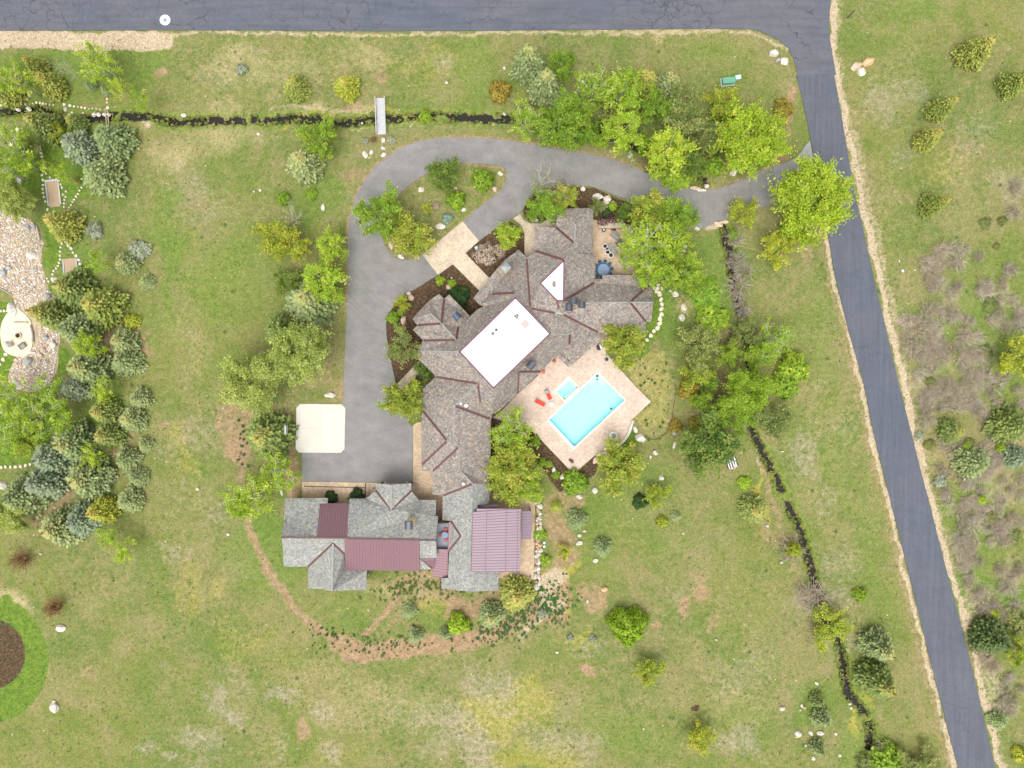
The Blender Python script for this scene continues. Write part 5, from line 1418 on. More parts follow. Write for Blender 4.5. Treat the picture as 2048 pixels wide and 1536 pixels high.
TREES = """
aspenb -8 150 40 9;aspenb 36 165 36 9;gold 70 130 24 5.5;gold 100 168 30 6.5;gold 12 182 30 6.5;birch 133 142 24 8;sage 180 168 14 2.8;sage 212 178 13 2.6;aspenb 205 132 40 8;aspent 190 120 26 7;aspent 236 178 20 6.5;aspent 280 205 20 7
greentip 88 252 36 8.5;greentip 150 245 22 4.5;blue 156 292 40 7;sage 222 279 44 6.5;sage 203 350 46 7;aspenb 22 300 48 9.5;aspent 125 345 16 6;yel 120 265 18 4;aspent 60 330 26 6;aspenb 16 345 36 8;gold 150 360 8 2;olive 60 290 22 4
gold 122 448 36 7.5;bushs 187 460 17 1.2;cotton 28 402 40 7;birch 62 484 26 7;aspent 203 528 22 6;sagetip 250 526 27 4.6;bushs 277 500 22 1.2;sage 292 563 18 2.2;greentip 143 577 44 8;gold 200 612 48 8;greentip 96 627 38 8.5;sage 155 660 46 8;aspen 182 690 28 7.5
bushy 262 642 16 1.4;sagetip 245 683 33 5;sage 250 723 34 4.8;sagetip 172 734 46 7.5;blue 150 775 32 6.5;aspent 205 783 24 6.5;sage 278 797 24 3.8;aspenb 30 800 54 9.5;aspenb 100 798 50 9.5;aspenb 70 835 46 9;aspenb 14 850 50 9;aspent 130 842 24 6;yel 40 875 34 3
greentip 207 823 33 6;sagetip 262 838 30 4.4;greentip 214 871 34 5.6;sagetip 146 886 46 8;blue 102 917 42 7.5;sage 290 890 17 2.4;sage 252 919 28 4.4;aspent 183 913 24 6;sagetip 172 958 48 7.5;birch 222 962 14 5.5;sage 274 955 22 3.2;blue 88 965 42 8;sage 48 992 46 8.5;sage 258 1000 30 4
yellow 200 1022 34 6;sagetip 118 1056 44 7.5;blue 165 1040 40 7;cotton 18 1030 40 5.5;aspent 215 1075 22 6;aspent 248 1100 24 6;twigr 38 1120 27 3;twigr 105 1218 26 3
gold 590 172 30 5.2;yellow 692 172 28 5;aspend 640 276 38 5.5;sagetip 607 326 40 7;twigr 748 278 10 .9;bushs 731 281 7 .6;bushs 782 279 8 .6;bush 850 231 13 1.6;busho 1000 180 22 2.4;bushs 482 137 12 1
darkl 890 350 32 5;bush 965 357 22 3;bush 912 399 19 2.4;bushb 894 436 10 .8;aspend 762 428 46 7.5;maple 822 470 42 6;yel 852 416 10 1.4;bushs 850 470 8 .6;bushw 872 411 8 .7
bush 565 396 14 1.6;birch 586 435 32 6.5;bush 622 388 12 1;yel 545 472 34 5.5;yel 583 492 34 5.5;aspen 664 491 32 6.5;aspen 650 560 48 7;sagetip 618 602 52 8.5;darkl 572 562 26 3.5;green 556 658 34 7;cotton 600 705 66 10.5;cotton 505 762 64 10
greentip 535 872 54 8.5;aspenb 553 945 44 7.5;aspenb 505 990 50 9;aspen 485 1010 30 7
maple 812 800 38 7;darkl 850 742 20 3.5;olive 808 692 34 5.5;yel 803 606 16 2.8;bush 785 635 13 1.6;bush 801 624 8 1;bush 904 566 9 1.4;bushd 918 592 22 2.4;bush 880 560 10 1.2;aspen 1015 470 26 6;bushw 970 508 23 1.6;bushw 1000 500 15 1.3
birch 1084 362 38 8.5;bare 1118 378 36 6;aspend 1100 408 40 5;maple 1125 398 26 4.5;bush 1066 428 12 1.2;olive 1194 413 17 2.8;darkl 1250 428 19 3;bushl 1226 412 10 1.4;bushd 1215 425 10 1;maple 1300 425 40 6;aspend 1352 440 42 7.5;aspenb 1290 492 60 10;aspenb 1270 500 40 9;aspen 1345 488 34 8;aspen 1300 545 38 7.5;aspend 1368 550 40 6;yel 1489 424 29 4;bushr 1225 442 18 1.2
maple 1246 690 40 6;aspenb 1022 858 46 8;aspent 1020 862 34 6;maple 1030 928 46 6.5;maple 1015 965 42 5.5;aspen 1058 980 28 6;maple 1236 935 48 6;bush 1150 965 26 2.4;bush 1085 925 9 .9;bush 1098 928 8 .8;bush 1112 950 9 .9;bush 1070 882 12 1.2
sagetip 1057 122 40 9.5;sagetip 1092 168 38 8.5;aspend 1125 132 27 6.5;aspenb 1187 178 44 9;aspen 1245 185 48 9;gold 1290 165 32 8;sagetip 1338 170 32 7.5;aspenb 1052 245 42 9;aspend 1112 250 48 9;aspend 1150 232 34 8;aspen 1242 268 46 8.5;aspend 1312 215 32 6.5;olive 1360 238 44 8;yel 1442 205 34 4.5;greentip 1438 268 34 7;aspend 1288 285 20 5
aspen 1335 305 50 8;darkl 1382 325 28 4.5;cottonl 1495 280 76 10;busho 1568 215 20 1.6;bush 1430 330 20 2;aspend 1180 270 26 6;bush 1345 345 26 2.4
cottonl 1622 404 84 10.5;yel 1560 498 34 4;gold 1955 100 36 7.5;gold 2032 165 30 6.5;gold 1886 213 26 7;gold 1858 277 26 6.5;gold 1872 408 26 7;yel 2028 715 38 5;greentip 1906 862 30 4.5;green 2022 850 42 6.5;sage 1948 926 38 5.5;blue 2035 915 28 4;bushs 1882 963 14 1;dark 1986 1276 44 6.5;yel 2038 1300 26 4
twigp 1592 1098 36 3;bushy 1588 1100 16 3.2;bare 1636 1188 40 4;twigp 1625 1200 40 2.5;yel 1655 1252 38 3.5;sagetip 1760 1295 36 7.5;greentip 1757 1362 40 8.5;bush 1722 1190 14 1.4;sage 1646 1438 22 3.8;green 1636 1402 18 3;sage 1638 1498 18 3.4
bush 1775 1522 34 2.6;olive 1806 1532 28 2.4;bushlow 1740 1532 26 1.5;twigp 1770 1496 24 2;olive 1850 1535 36 3;greentip 1508 1020 32 4.6;bushdome 1258 1255 38 4.4;yel 1300 1342 26 3.6;yel 1397 1478 27 3.6
olive 1392 695 42 6;yel 1395 745 32 5;aspend 1452 705 26 4.5;olive 1488 670 26 5;aspenb 1545 678 44 7;aspend 1512 716 30 5;cottonl 1492 782 50 8.5;bush 1588 735 32 3;aspend 1418 762 18 3;aspend 1405 800 20 4;aspend 1432 822 28 5;aspend 1466 838 34 5;bush 1572 768 30 2.6;olive 1545 838 34 4.5;darkl 1422 888 54 7;busho 1378 778 20 2;busho 1392 846 14 1.6;busho 1352 852 14 1.2;bushl 1395 800 14 1.6;bush 1425 640 34 1.8
straw 1448 655 24 1.4;twigp 1478 520 28 2;twigp 1482 570 34 2.2;twigp 1495 545 30 2;twigp 1475 480 24 1.8;twigp 1490 610 30 1.8;bush 1470 468 12 1;straw 1368 600 26 .9;bush 1410 590 34 1
gold 1034 1190 38 6.2;sagetip 983 1232 30 5;bushl 916 1249 22 2.6;sage 832 1272 18 2.6;sage 890 1268 14 2.4;sage 818 1222 18 2;sage 1155 1041 22 3.6;sage 1206 1096 22 3.6;yellow 1112 1013 13 1.8;yel 1130 1102 14 2;yel 1315 990 22 3;bushd 1281 1004 15 1.4;bushy 1325 1044 12 1.4;sage 1353 1033 11 1.5;bushl 1490 966 14 1;bush 1080 1068 14 .9;bush 1090 1120 12 .9;bushs 1085 1228 10 .7;bushs 1140 1276 8 .7;bushs 1186 1278 9 .7
bushd 660 996 13 2;bushd 712 993 15 2
bushl 1575 470 22 2;bush 600 590 18 1.4;olive 1160 905 0 0
darkl 1300 620 0 0
bush 1440 220 18 1;olive 1205 225 26 4;bushd 1225 262 18 1.5;twigp 1218 155 10 1;olive 1400 285 26 4;bush 1360 350 30 1.4;busho 1560 235 16 1.2
bushlow 2036 1245 28 1.6;sage 2000 1440 24 2.2;twig 2030 1400 24 1.4;twig 1990 1330 22 1.4;bushy 2042 1510 16 1.5;bushy 1990 1228 12 1.2;twig 1965 1222 12 1;twig 2030 370 24 1.4;twig 2036 420 22 1.2
bushs 1840 872 10 .8;bushl 1934 892 9 1;bushl 2003 895 9 1.2;bushl 1965 1000 10 1.2;bushlow 1862 890 12 .9
"""
for ln in TREES.replace("\n", ";").split(";"):
    q = ln.split()
    if len(q) < 4: continue
    if float(q[3]) <= 0: continue
    plant(q[0], float(q[1]), float(q[2]), float(q[3]), float(q[4]) if len(q) > 4 else None)

# the thickets of dead scrub between the road and the right edge: too alike to tell apart
THB = [((1845,490),(1935,660),22),((1960,440),(2048,660),22),((1800,640),(1900,760),22),((1850,620),(1960,720),16),((1810,740),(1960,830),36),((1930,700),(2048,840),26),((1860,840),(2048,930),16),((1880,930),(2048,1060),38),((1890,1060),(2048,1230),46),((1940,1280),(2048,1500),14),((1830,780),(1870,840),5)]
for (a, b), (c, d), n in THB:
    for i in range(n):
        x, y = RND.uniform(a, c), RND.uniform(b, d)
        xl = np.interp(y, [p[1] for p in RR], [p[0] for p in RR]) + 26
        if x < xl: continue
        if RND.random() < .08:
            plant(RND.choice(['bushlow', 'bushlow', 'bushlow']), x, y, RND.uniform(7, 16), RND.uniform(.5, 1.0)); continue
        K = 'twig' if RND.random() < .75 else 'twigp'
        o = plant(K, x, y, RND.uniform(13, 26), RND.uniform(.7, 1.4), group="leafless shrubs in the thicket beside the road")
        REG.pop(); o["label"] = "leafless grey brown shrub in the tangled thicket right of the side road"

# low weeds: stuff
wd = MB(); wr = random.Random(5)
AREAS = [((1060,1165),(1140,1245),220,(0.08,0.19,0.045)),((740,1150),(960,1200),240,(0.12,0.20,0.04)),((930,1235),(1060,1290),170,(0.09,0.18,0.05)),((660,1265),(900,1310),90,(0.09,0.18,0.04)),((1225,700),(1345,860),60,(0.08,0.16,0.03)),
         ((620,1250),(700,1290),30,(0.05,0.12,0.03)),((470,830),(500,960),25,(0.07,0.14,0.03)),((1010,1195),(1090,1250),120,(0.08,0.19,0.045))]
for (a, b), (c, d), n, col in AREAS:
    for i in range(n):
        p = P((a + c) / 2 + wr.gauss(0, (c - a) / 3.6), (b + d) / 2 + wr.gauss(0, (d - b) / 3.4)); rr = wr.uniform(.10, .32)
        for k in range(9):
            an = wr.uniform(0, 6.28); v = Vector((math.cos(an), math.sin(an), wr.uniform(.2, .9))).normalized(); u = v.cross(Vector((0, 0, 1))).normalized()
            quad(wd, p + v * rr * .5 + Vector((0, 0, -.02)), u, v, rr * .6, rr, jit(col, .35, wr))
tag(wd.build("weeds", M['leaf']), kind="stuff")
# tufts of dry and green meadow grass: stuff
gt = MB(); gr_ = random.Random(9)
tone = [(0.19, 0.24, 0.055), (0.26, 0.27, 0.09), (0.32, 0.28, 0.15), (0.15, 0.20, 0.045), (0.36, 0.31, 0.21)]
pave = [MAINR, LANE, DRIVE_OUT, DECKP]
def hit(poly, x, y):
    ins = False; n = len(poly)
    for i in range(n):
        x1, y1 = poly[i]; x2, y2 = poly[(i + 1) % n]
        if (y1 > y) != (y2 > y) and x < (x2 - x1) * (y - y1) / (y2 - y1) + x1: ins = not ins
    return ins
cnt = 0
while cnt < 6500:
    x, y = gr_.uniform(-30, 2078), gr_.uniform(70, 1566)
    if 560 < x < 1310 and 400 < y < 1190 and not (x < 680 and y < 800) : continue
    if x < 120 and 400 < y < 790: continue
    if any(hit(q, x, y) for q in pave): continue
    cnt += 1
    p = P(x, y); rr = gr_.uniform(.10, .28); col = tone[int(gr_.random() ** 1.2 * 5)]
    g0 = noise.noise(Vector((x / 60, y / 60, 0)))
    col = mixc(col, (0.15, 0.22, 0.045) if g0 > 0 else (0.31, 0.28, 0.12), min(.7, abs(g0) * 1.4))
    for k in range(5):
        an = gr_.uniform(0, 6.28); v = Vector((math.cos(an), math.sin(an), gr_.uniform(.3, 1.2))).normalized(); u = v.cross(Vector((0, 0, 1))).normalized()
        quad(gt, p + v * rr * .4 + Vector((0, 0, -.08)), u, v, rr * .35, rr * .9, jit(col, .2, gr_))
tag(gt.build("meadow_grass", M['leaf']), kind="stuff")
# bank growth hanging over the stream: stuff
bk = MB(); br_ = random.Random(21)
for pts, w in STREAM:
    q = smoothline(pts, 6)
    for i, p in enumerate(q):
        a = q[max(0, i - 1)]; c = q[min(len(q) - 1, i + 1)]
        dx, dy = c[0] - a[0], c[1] - a[1]; l = math.hypot(dx, dy) or 1
        dens = .5 + noise.noise(Vector((p[0] / 40, p[1] / 40, 2)))
        for k in range(int(9 * max(0, dens) + 2)):
            s = br_.choice((-1, 1)); d = br_.gauss(w * .78 + 2.2, 1.8)
            g = P(p[0] - dy / l * d * s + br_.uniform(-4, 4), p[1] + dx / l * d * s + br_.uniform(-4, 4))
            rr = br_.uniform(.15, .45); col = br_.choice([(0.24, 0.29, 0.05), (0.16, 0.23, 0.04), (0.32, 0.32, 0.09), (0.10, 0.16, 0.035)])
            for m_ in range(8):
                an = br_.uniform(0, 6.28); v = Vector((math.cos(an), math.sin(an), br_.uniform(.1, 1.0))).normalized(); u = v.cross(Vector((0, 0, 1))).normalized()
                quad(bk, g + v * rr * .5 + Vector((0, 0, -.25)), u, v, rr * .3, rr * 1.1, jit(col, .25, br_))
tag(bk.build("stream_bank_plants", M['leaf']), kind="stuff")
# ================================================================ BOULDERS AND STEPPING STONES
ROCKS = {}
def rock_mesh(seed, flat=1.0):
    bm = bmesh.new(); bmesh.ops.create_icosphere(bm, subdivisions=3, radius=1)
    r = random.Random(seed)
    pl = [(Vector((r.uniform(-1, 1), r.uniform(-1, 1), r.uniform(-.3, 1))).normalized(), r.uniform(.62, .9)) for _ in range(9)]
    for v in bm.verts:
        n = v.co.normalized()
        k = 1 + .14 * noise.noise(n * 1.7 + Vector((seed * 3.1, 0, 0))) + .05 * noise.noise(n * 5 + Vector((0, seed, 0)))
        p = n * k
        for q, d in pl:
            e = p.dot(q) - d
            if e > 0: p -= q * e
        v.co = p
    me = bpy.data.meshes.new("boulder"); bm.to_mesh(me); bm.free()
    return me
def rock(px, py, rx, ry, mat='rockw', rz=0.0, h=None, name="boulder", lab=True, cat="boulder", group=None, seed=None):
    seed = RND.randrange(7) if seed is None else seed
    if (seed, mat) not in ROCKS:
        ROCKS[(seed, mat)] = rock_mesh(seed); ROCKS[(seed, mat)].materials.append(M[mat])
    o = bpy.data.objects.new(name, ROCKS[(seed, mat)]); COL.objects.link(o)
    hh = h if h is not None else min(rx, ry) * k0 * 1.0
    o.location = P(px, py, hh * .4); o.location.z = hh * .25
    o.scale = (rx * k0 * 1.12, ry * k0 * 1.12, hh); o.rotation_euler = (0, 0, R(rz))
    o["category"] = cat
    if group: o["group"] = group
    if lab:
        sz = "large" if rx > 7.5 else ("small" if rx < 3.8 else "medium")
        reg(o, f"{sz} {dict(rockw='white', rockt='tan', rocko='orange tan', rockg='grey')[mat]} boulder", px, py)
    return o
BOULD = """1549 105 9 8 w 20;1556 120 5 4 g 60;1569 122 8 7 w -30;1714 132 12 8 t 35;1738 123 13 8 o 35;1724 143 8 8 w 0
1009 136 3 4 w 0;893 165 2.5 3 w 30;766 280 4.5 5 w 0;766 296 4 3.5 w 10;767 309 6 4 w 35;730 309 5 7 w 5;742 304 4 5 w -20;739 315 2 2 t 0;885 300 0 0 w 0
1001 347 5 4.5 w 0;990 378 5 6 t -20;842 379 6 5 w 0;911 376 5 4 t 0;881 452 10 6 w 5;860 456 3.5 3 w 0;927 419 5 4 w 0;782 490 4 8 t 15;802 513 7 4 w -25
646 414 4 7 w 0;822 595 6 6 t 0;817 587 4 3.5 w 0;899 575 6 8 t 10;903 556 2 2 w 0;807 641 6 9 t -25;660 790 11 6 w 10;549 831 2.5 2.5 o 0
1166 377 5 5 w 0;1196 392 10 6 w 0;1213 398 9 6 w -10;1216 395 6 5 t 0;1212 405 7 5 w 30;1208 414 7 6 t 0;1213 423 5 4 o 0;1226 403 3 1.5 w 0;1067 409 5 5 g 0;1073 440 4.5 4 g 20;1065 440 3 3 o 0
1376 516 7 8 g -30;1389 509 3.5 4 o 0;1395 457 5 3.5 w 0;1347 583 9 5 w -10;1352 588 6 6 w 0;1368 616 6 10 w 8;1364 635 6 7 w 20;1177 343 0 0 w 0;1261 310 6 6 g 0;1265 320 5 3 g -15;1467 345 8 6 w 35;1425 369 0 0 w 0
1437 448 9 5 t -20;1450 443 8 4 t 0;1413 372 5 4 w 0;1391 376 10 4 t 0;1404 380 9 3 w 0
1282 876 10 8 w -10;1271 859 4 7 w 20;1349 890 2.5 7 w -15;1349 865 4 5 g 0;1311 906 5 5 w 0;1266 913 6 8 w 0;1192 920 5 8 t -30;1301 914 2.5 3 w 0
1108 940 4 6 w 0;1124 954 5 5 w -30;1133 989 5 3 w -20;1159 994 6 5 w 0;1190 981 5 6 w 10;1323 956 5 5 w 0;1159 1071 4 3.5 w 0;1159 1086 7 5 w 35;1169 1062 4 3 t 0;1191 1122 6 4 w 35;1314 1007 5 2 t 0;1266 1037 1.5 1.5 w 0;1367 1067 2 2 w 0
1209 1179 6 5 o 0;1535 1052 2.5 3 w 0;1564 1125 3 2.5 w 0;1114 1305 3 2.5 w 0;1175 1203 2 3 w 0;1433 1280 2.5 2 w 0;1287 1458 2 1.5 w 0
1597 1468 6 6 w 20;1622 1466 4.5 5 w 0;1640 1467 8 4 w 0;1594 1474 4 2 o 0;1672 1468 3 3 w 0;1565 1418 5 4 w 10;1634 1367 4 3 w -30;1627 1517 3.5 4 w 0;1680 1511 3 3 w 0;1700 1408 3 2.5 w 0;1703 1417 3 3 w 0;1604 1412 3 4 w 0;1610 1416 2.5 2.5 o 0;1612 1491 2 2 w 0;1601 1421 2.5 2 w 0
120 1257 9 7 w -10;108 1415 8 11 w 5;107 1403 3.5 2 w 0;4 971 10 8 w 10;38 360 7 7 g 20;395 978 3 3.5 w 0;102 1077 2 2 w 0;81 1108 2.5 2 w 0;456 1069 2.5 3 w 0;289 736 4 3.5 w 0;285 743 3 2 w 0;109 1015 2 2 w 0;120 1020 2 2 w 0
110 560 8 6 w -25;62 510 9 8 w 0;22 618 9 13 w 15;55 455 6 8 g 10;5 545 6 8 g 0;17 535 6 5 g 0;95 654 7 4 w 0;105 690 7 9 w 20;90 676 6 5 g 0;54 724 9 8 g 30;32 770 10 9 w 0;95 592 6 6 g 0;86 700 5 6 t 0;80 710 5 5 t 20;92 737 0 0 w 0;48 563 6 3 w 10;68 540 7 4 g 30;2 587 0 0 w 0;67 452 4 5 g 0;93 725 4 4 g 0
36 219 5 4 w 0;57 218 5 4 w -20;125 893 0 0 w 0;367 230 5 3.5 w 0;139 230 3 3 w 0;116 245 4 3 w 0;130 219 3 4 w -30;187 229 5 4 w 0;197 229 4 4 w 0;208 229 4 3.5 w 0;217 229 3.5 3.5 w 0;139 245 5 3 g 0;516 268 4 2.5 w 0;724 246 2 2 w 0;940 236 0 0 w 0;1009 228 3 3 w 0;560 895 3 7 g 10;563 985 3 6 w 10
1066 196 0 0 w 0;1166 163 3 3 w 0;1436 850 0 0 w 0;1520 745 0 0 w 0;1405 737 4 3 g 0;1824 617 0 0 w 0;1806 541 3 3 w 0;1830 540 1.5 1.5 w 0;1799 522 1.5 2 w 0;1565 903 3 1.2 w 0;2036 1420 0 0 w 0;1410 1002 0 0 w 0;508 383 2 2.5 w 0;520 380 2.5 3 w 0"""
for ln in BOULD.replace("\n", ";").split(";"):
    q = ln.split()
    if float(q[2]) <= 0: continue
    rock(float(q[0]), float(q[1]), float(q[2]), float(q[3]), 'rock' + q[4], float(q[5]), group="scattered landscape boulders")

# boulder retaining wall east of the terrace: each stone lifts out
WALL = [(1074,1004,7,5,'t'),(1080,1012,7,6,'w'),(1076,1020,4,7,'t'),(1079,1027,4.5,5,'w'),(1080,1037,5,5,'w'),(1074,1040,3,6,'w'),(1074,1047,4,4,'o'),(1081,1046,4,5,'w'),(1075,1058,4,7,'w'),(1081,1056,5,6,'w'),(1082,1060,3.5,4,'t'),
 (1077,1068,3.5,6,'w'),(1073,1073,3,4,'w'),(1076,1082,4.5,5,'t'),(1072,1086,4,4,'o'),(1079,1090,6,4.5,'o'),(1075,1094,4,4,'t'),(1073,1101,3,5,'t'),(1081,1101,5,5,'w'),(1078,1108,5,4,'w'),(1073,1112,5,5,'w'),(1072,1123,3,7,'t'),(1077,1124,4,7,'w'),
 (1071,1138,3,6,'w'),(1077,1136,4.5,5,'w'),(1077,1143,4,4,'w'),(1071,1153,4,6,'w'),(1078,1154,4,7,'w'),(1073,1164,4,3,'o'),(1079,1166,3.5,6,'w'),(1073,1174,5,7,'w')]
for i, (x, y, a, b, c) in enumerate(sorted(WALL, key=lambda t: t[1])):
    o = rock(x, y, a, b, 'rock' + c, RND.uniform(-15, 15), h=.7, lab=False, group="boulders of the retaining wall beside the terrace")
    cn = dict(w='white', t='tan', o='orange')[c]
    o["label"] = f"{cn} boulder of the retaining wall beside the terrace"
ordw = ["topmost", "second", "third", "fourth", "fifth", "sixth", "seventh", "eighth", "ninth", "tenth", "eleventh", "twelfth", "thirteenth", "fourteenth", "fifteenth", "sixteenth", "seventeenth", "eighteenth", "nineteenth", "twentieth", "lowest"]
for cn in ("white", "tan", "orange"):
    lst = sorted([o for o in COL.objects if o.get("label", "") == f"{cn} boulder of the retaining wall beside the terrace"], key=lambda o: -o.location.y)
    for i, o in enumerate(lst):
        o["label"] = f"{cn} boulder of the terrace retaining wall, " + ("topmost" if i == 0 else f"{ordw[min(i, 19)]} {cn} one from the top")
# curved seat wall at the pool deck
cw = empty("stone_seat_wall", (0, 0, 0), 0, "curved white stone seat wall at the edge of the pool deck by the fire pit", "garden wall")
arcp = smoothline([(1265.5,841),(1263,852),(1259,864),(1252,876),(1243,887),(1234,894),(1222,901),(1209,906),(1192,911)], 3)
for i in range(len(arcp) - 1):
    a, b = arcp[i], arcp[i + 1]
    if 6 < i < 0: continue
    mb = MB(); pa, pb = P(*a, .5), P(*b, .5); pa.z = pb.z = 0.10; d = (pb - pa).normalized() * .015
    mb.beam(pa + d, pb - d, .40 + RND.uniform(-.05, .08), .42 + RND.uniform(0, .05)); o = mb.build("stone", M['rockw'], cw)
# flat stepping stones
NUM = "first second third fourth fifth sixth seventh eighth ninth tenth eleventh twelfth thirteenth fourteenth fifteenth sixteenth seventeenth eighteenth nineteenth twentieth twenty-first twenty-second twenty-third twenty-fourth".split()
def steps(pts, r, label, group, mat='tread', jitr=.25, thick=.10):
    """irregular flagstones along a path: they differ only in place"""
    ax = 0 if max(p[0] for p in pts) - min(p[0] for p in pts) > max(p[1] for p in pts) - min(p[1] for p in pts) else 1
    for i, p in enumerate(sorted(pts, key=lambda q: q[ax])):
        rr = (p[2] if len(p) > 2 else r) * k0 * .86
        n = RND.randrange(6, 9); ph = RND.uniform(0, 6.28); el = RND.uniform(.72, .95); ro = RND.uniform(0, 3.14)
        mb = MB(); top = []
        for k in range(n):
            a = 2 * math.pi * k / n + RND.uniform(-.22, .22); q = rr * RND.uniform(.86, 1.08)
            x, y = math.cos(a) * q, math.sin(a) * q * el
            top.append((x * math.cos(ro) - y * math.sin(ro), x * math.sin(ro) + y * math.cos(ro)))
        vs = [(x * 1.04, y * 1.04, -.12) for x, y in top] + [(x * 1.04, y * 1.04, thick * .6) for x, y in top] + [(x * .93, y * .93, thick) for x, y in top]
        fs = [(k, (k + 1) % n, n + (k + 1) % n, n + k) for k in range(n)] + [(n + k, n + (k + 1) % n, 2 * n + (k + 1) % n, 2 * n + k) for k in range(n)] + [tuple(range(2 * n, 3 * n))]
        mb.add(vs, fs); o = mb.build("stepping_stone", M[mat])
        q = P(p[0], p[1]); o.location = (q.x, q.y, -0.05)
        tag(o, f"{label}, {NUM[i]} from the " + ("left" if ax == 0 else "top"), "stepping stone", group)
steps([(1301,568,5),(1315,577,6),(1309,577,4),(1317,570,5),(1324,577,5),(1319,588,7),(1322,599,6),(1324,609,6),(1323,618,6),(1323,629,6),(1320,638,6.5),(1319,647,6.5),(1315,656,6),(1308,662,5),(1302,671,5.5),(1294,680,5),(1285,689,5.5),(1313,583,5)], 6, "cream stepping stone in the arc right of the house", "stepping stones round the east wing")
steps([(1370,493,5),(1368,502,5),(1364,510,5),(1360,518,5),(1355,526,4.5),(1352,531,4),(1332,554,4.5),(1327,563,4)], 5, "flat stone of the path under the right aspens", "stepping stones under the aspens")
steps([(62,184,4),(58,191,4),(54,198,4),(50,207,4),(211,108,5),(211,114,3),(211,123,2.5),(208,143,4),(208,152,4),(214,198,2.5),(214,205,2.5),(215,216,5)], 4, "stepping stone above the stream, top left lawn", "stepping stones above the stream")
steps([(35,259,5.5),(30,272,5),(25,282,6),(22,289,5)], 5, "large stepping stone below the stream", "stepping stones at the left edge")
e1 = [(80,293),(81,299),(82,306),(84,313),(86,321),(88,329),(87,336),(87,342),(84,350),(86,360),(86,370),(85,378),(86,386),(88,394),(91,403),(95,419)]
e2 = [(92,347),(100,355),(118,362),(121,369),(124,375),(132,383),(126,389),(131,394),(129,400),(128,407),(128,414),(169,368),(163,375),(159,381),(156,388),(152,393),(148,399),(145,404),(142,410),(138,415),(135,421)]
steps([(x, y, 3.6) for x, y in e1], 3.5, "stone left of the upper sand bed", "stones left of the upper sand bed")
steps([(x, y, 2.7) for x, y in e2], 2.7, "small cream stone right of the upper sand bed", "stones right of the upper sand bed")
steps([(128,477,4),(123,486,4.5),(132,484,4.5),(137,491,4.5),(142,497,4),(146,505,3.5),(152,512,4),(157,520,4),(160,528,4),(161,537,4),(163,545,4),(121,495,3),(120,503,3),(120,511,3),(120,519,3),(118,526,3),(116,532,3),(112,537,3),(107,542,3),(105,549,3),(94,557,2.5),(89,562,3),(97,563,3)], 4, "cream stone of the loop round the lower sand bed", "stones round the lower sand bed")
steps([(2,211,3),(10,211,2.5),(17,210,2.5),(24,209,2.5),(30,209,2),(66,207,2),(73,205,3.5),(80,206,3),(86,207,3),(92,208,2),(99,209,2),(107,210,2),(128,209,4),(140,211,4),(148,213,3),(156,214,2),(163,215,3),(170,216,3),(178,218,2),(185,217,2),(193,218,2),(200,219,2),(144,225,3),(166,226,2.5)], 2.5, "small pinkish stone along the upper stream bank", "stones along the stream bank")
steps([(2,935,4.5),(11,934,4.5),(21,934,4),(31,934,4.5),(41,933,4.5),(51,931,4.5),(60,929,4),(109,875,4),(114,866,4),(120,859,4),(125,850,4),(127,843,4)], 4.5, "cream stone of the lower left lawn path", "stepping stones of the left lawn")
steps([(1,622,3.5),(8,622,3.5),(15,622,3.5),(21,623,3),(11,709,5),(6,719,5),(0,728,4)], 4, "white stepping stone by the round patio", "stepping stones by the round patio")

# cobbles of the pebbled yard: one mass
cb = MB(); cr_ = random.Random(3)
cc = [(0.62,0.55,0.48),(0.48,0.36,0.29),(0.72,0.67,0.60),(0.42,0.38,0.35),(0.55,0.42,0.34)]
k = 0
while k < 3600:
    x, y = cr_.uniform(-16, 118), cr_.uniform(410, 788)
    if not hit(RIP, x, y) or math.hypot(x - 34, y - 663) < 46: continue
    k += 1
    p = P(x, y); rr = cr_.uniform(.08, .24); el = cr_.uniform(.6, 1); a0 = cr_.uniform(0, 3)
    c = jit(cc[cr_.randrange(5)], .18, cr_)
    b = [(p.x + math.cos(a0 + t * 1.2566) * rr, p.y + math.sin(a0 + t * 1.2566) * rr * el, -.10) for t in range(5)]
    t_ = [(p.x + math.cos(a0 + t * 1.2566) * rr * .6, p.y + math.sin(a0 + t * 1.2566) * rr * el * .6, rr * .6 - .05) for t in range(5)]
    cb.add(b + t_, [(i, (i + 1) % 5, 5 + (i + 1) % 5, 5 + i) for i in range(5)] + [(5, 6, 7, 8, 9)], c)
cmat = m_leaf("cobbles", 0.0, 0.0)
tag(cb.build("cobbles", cmat), kind="stuff")

# ================================================================ OBJECTS
def thing(name, px, py, rz, label, cat, z=0.0, group=None):
    p = P(px, py, z); p.z = z
    return empty(name, p, R(rz), label, cat, group)
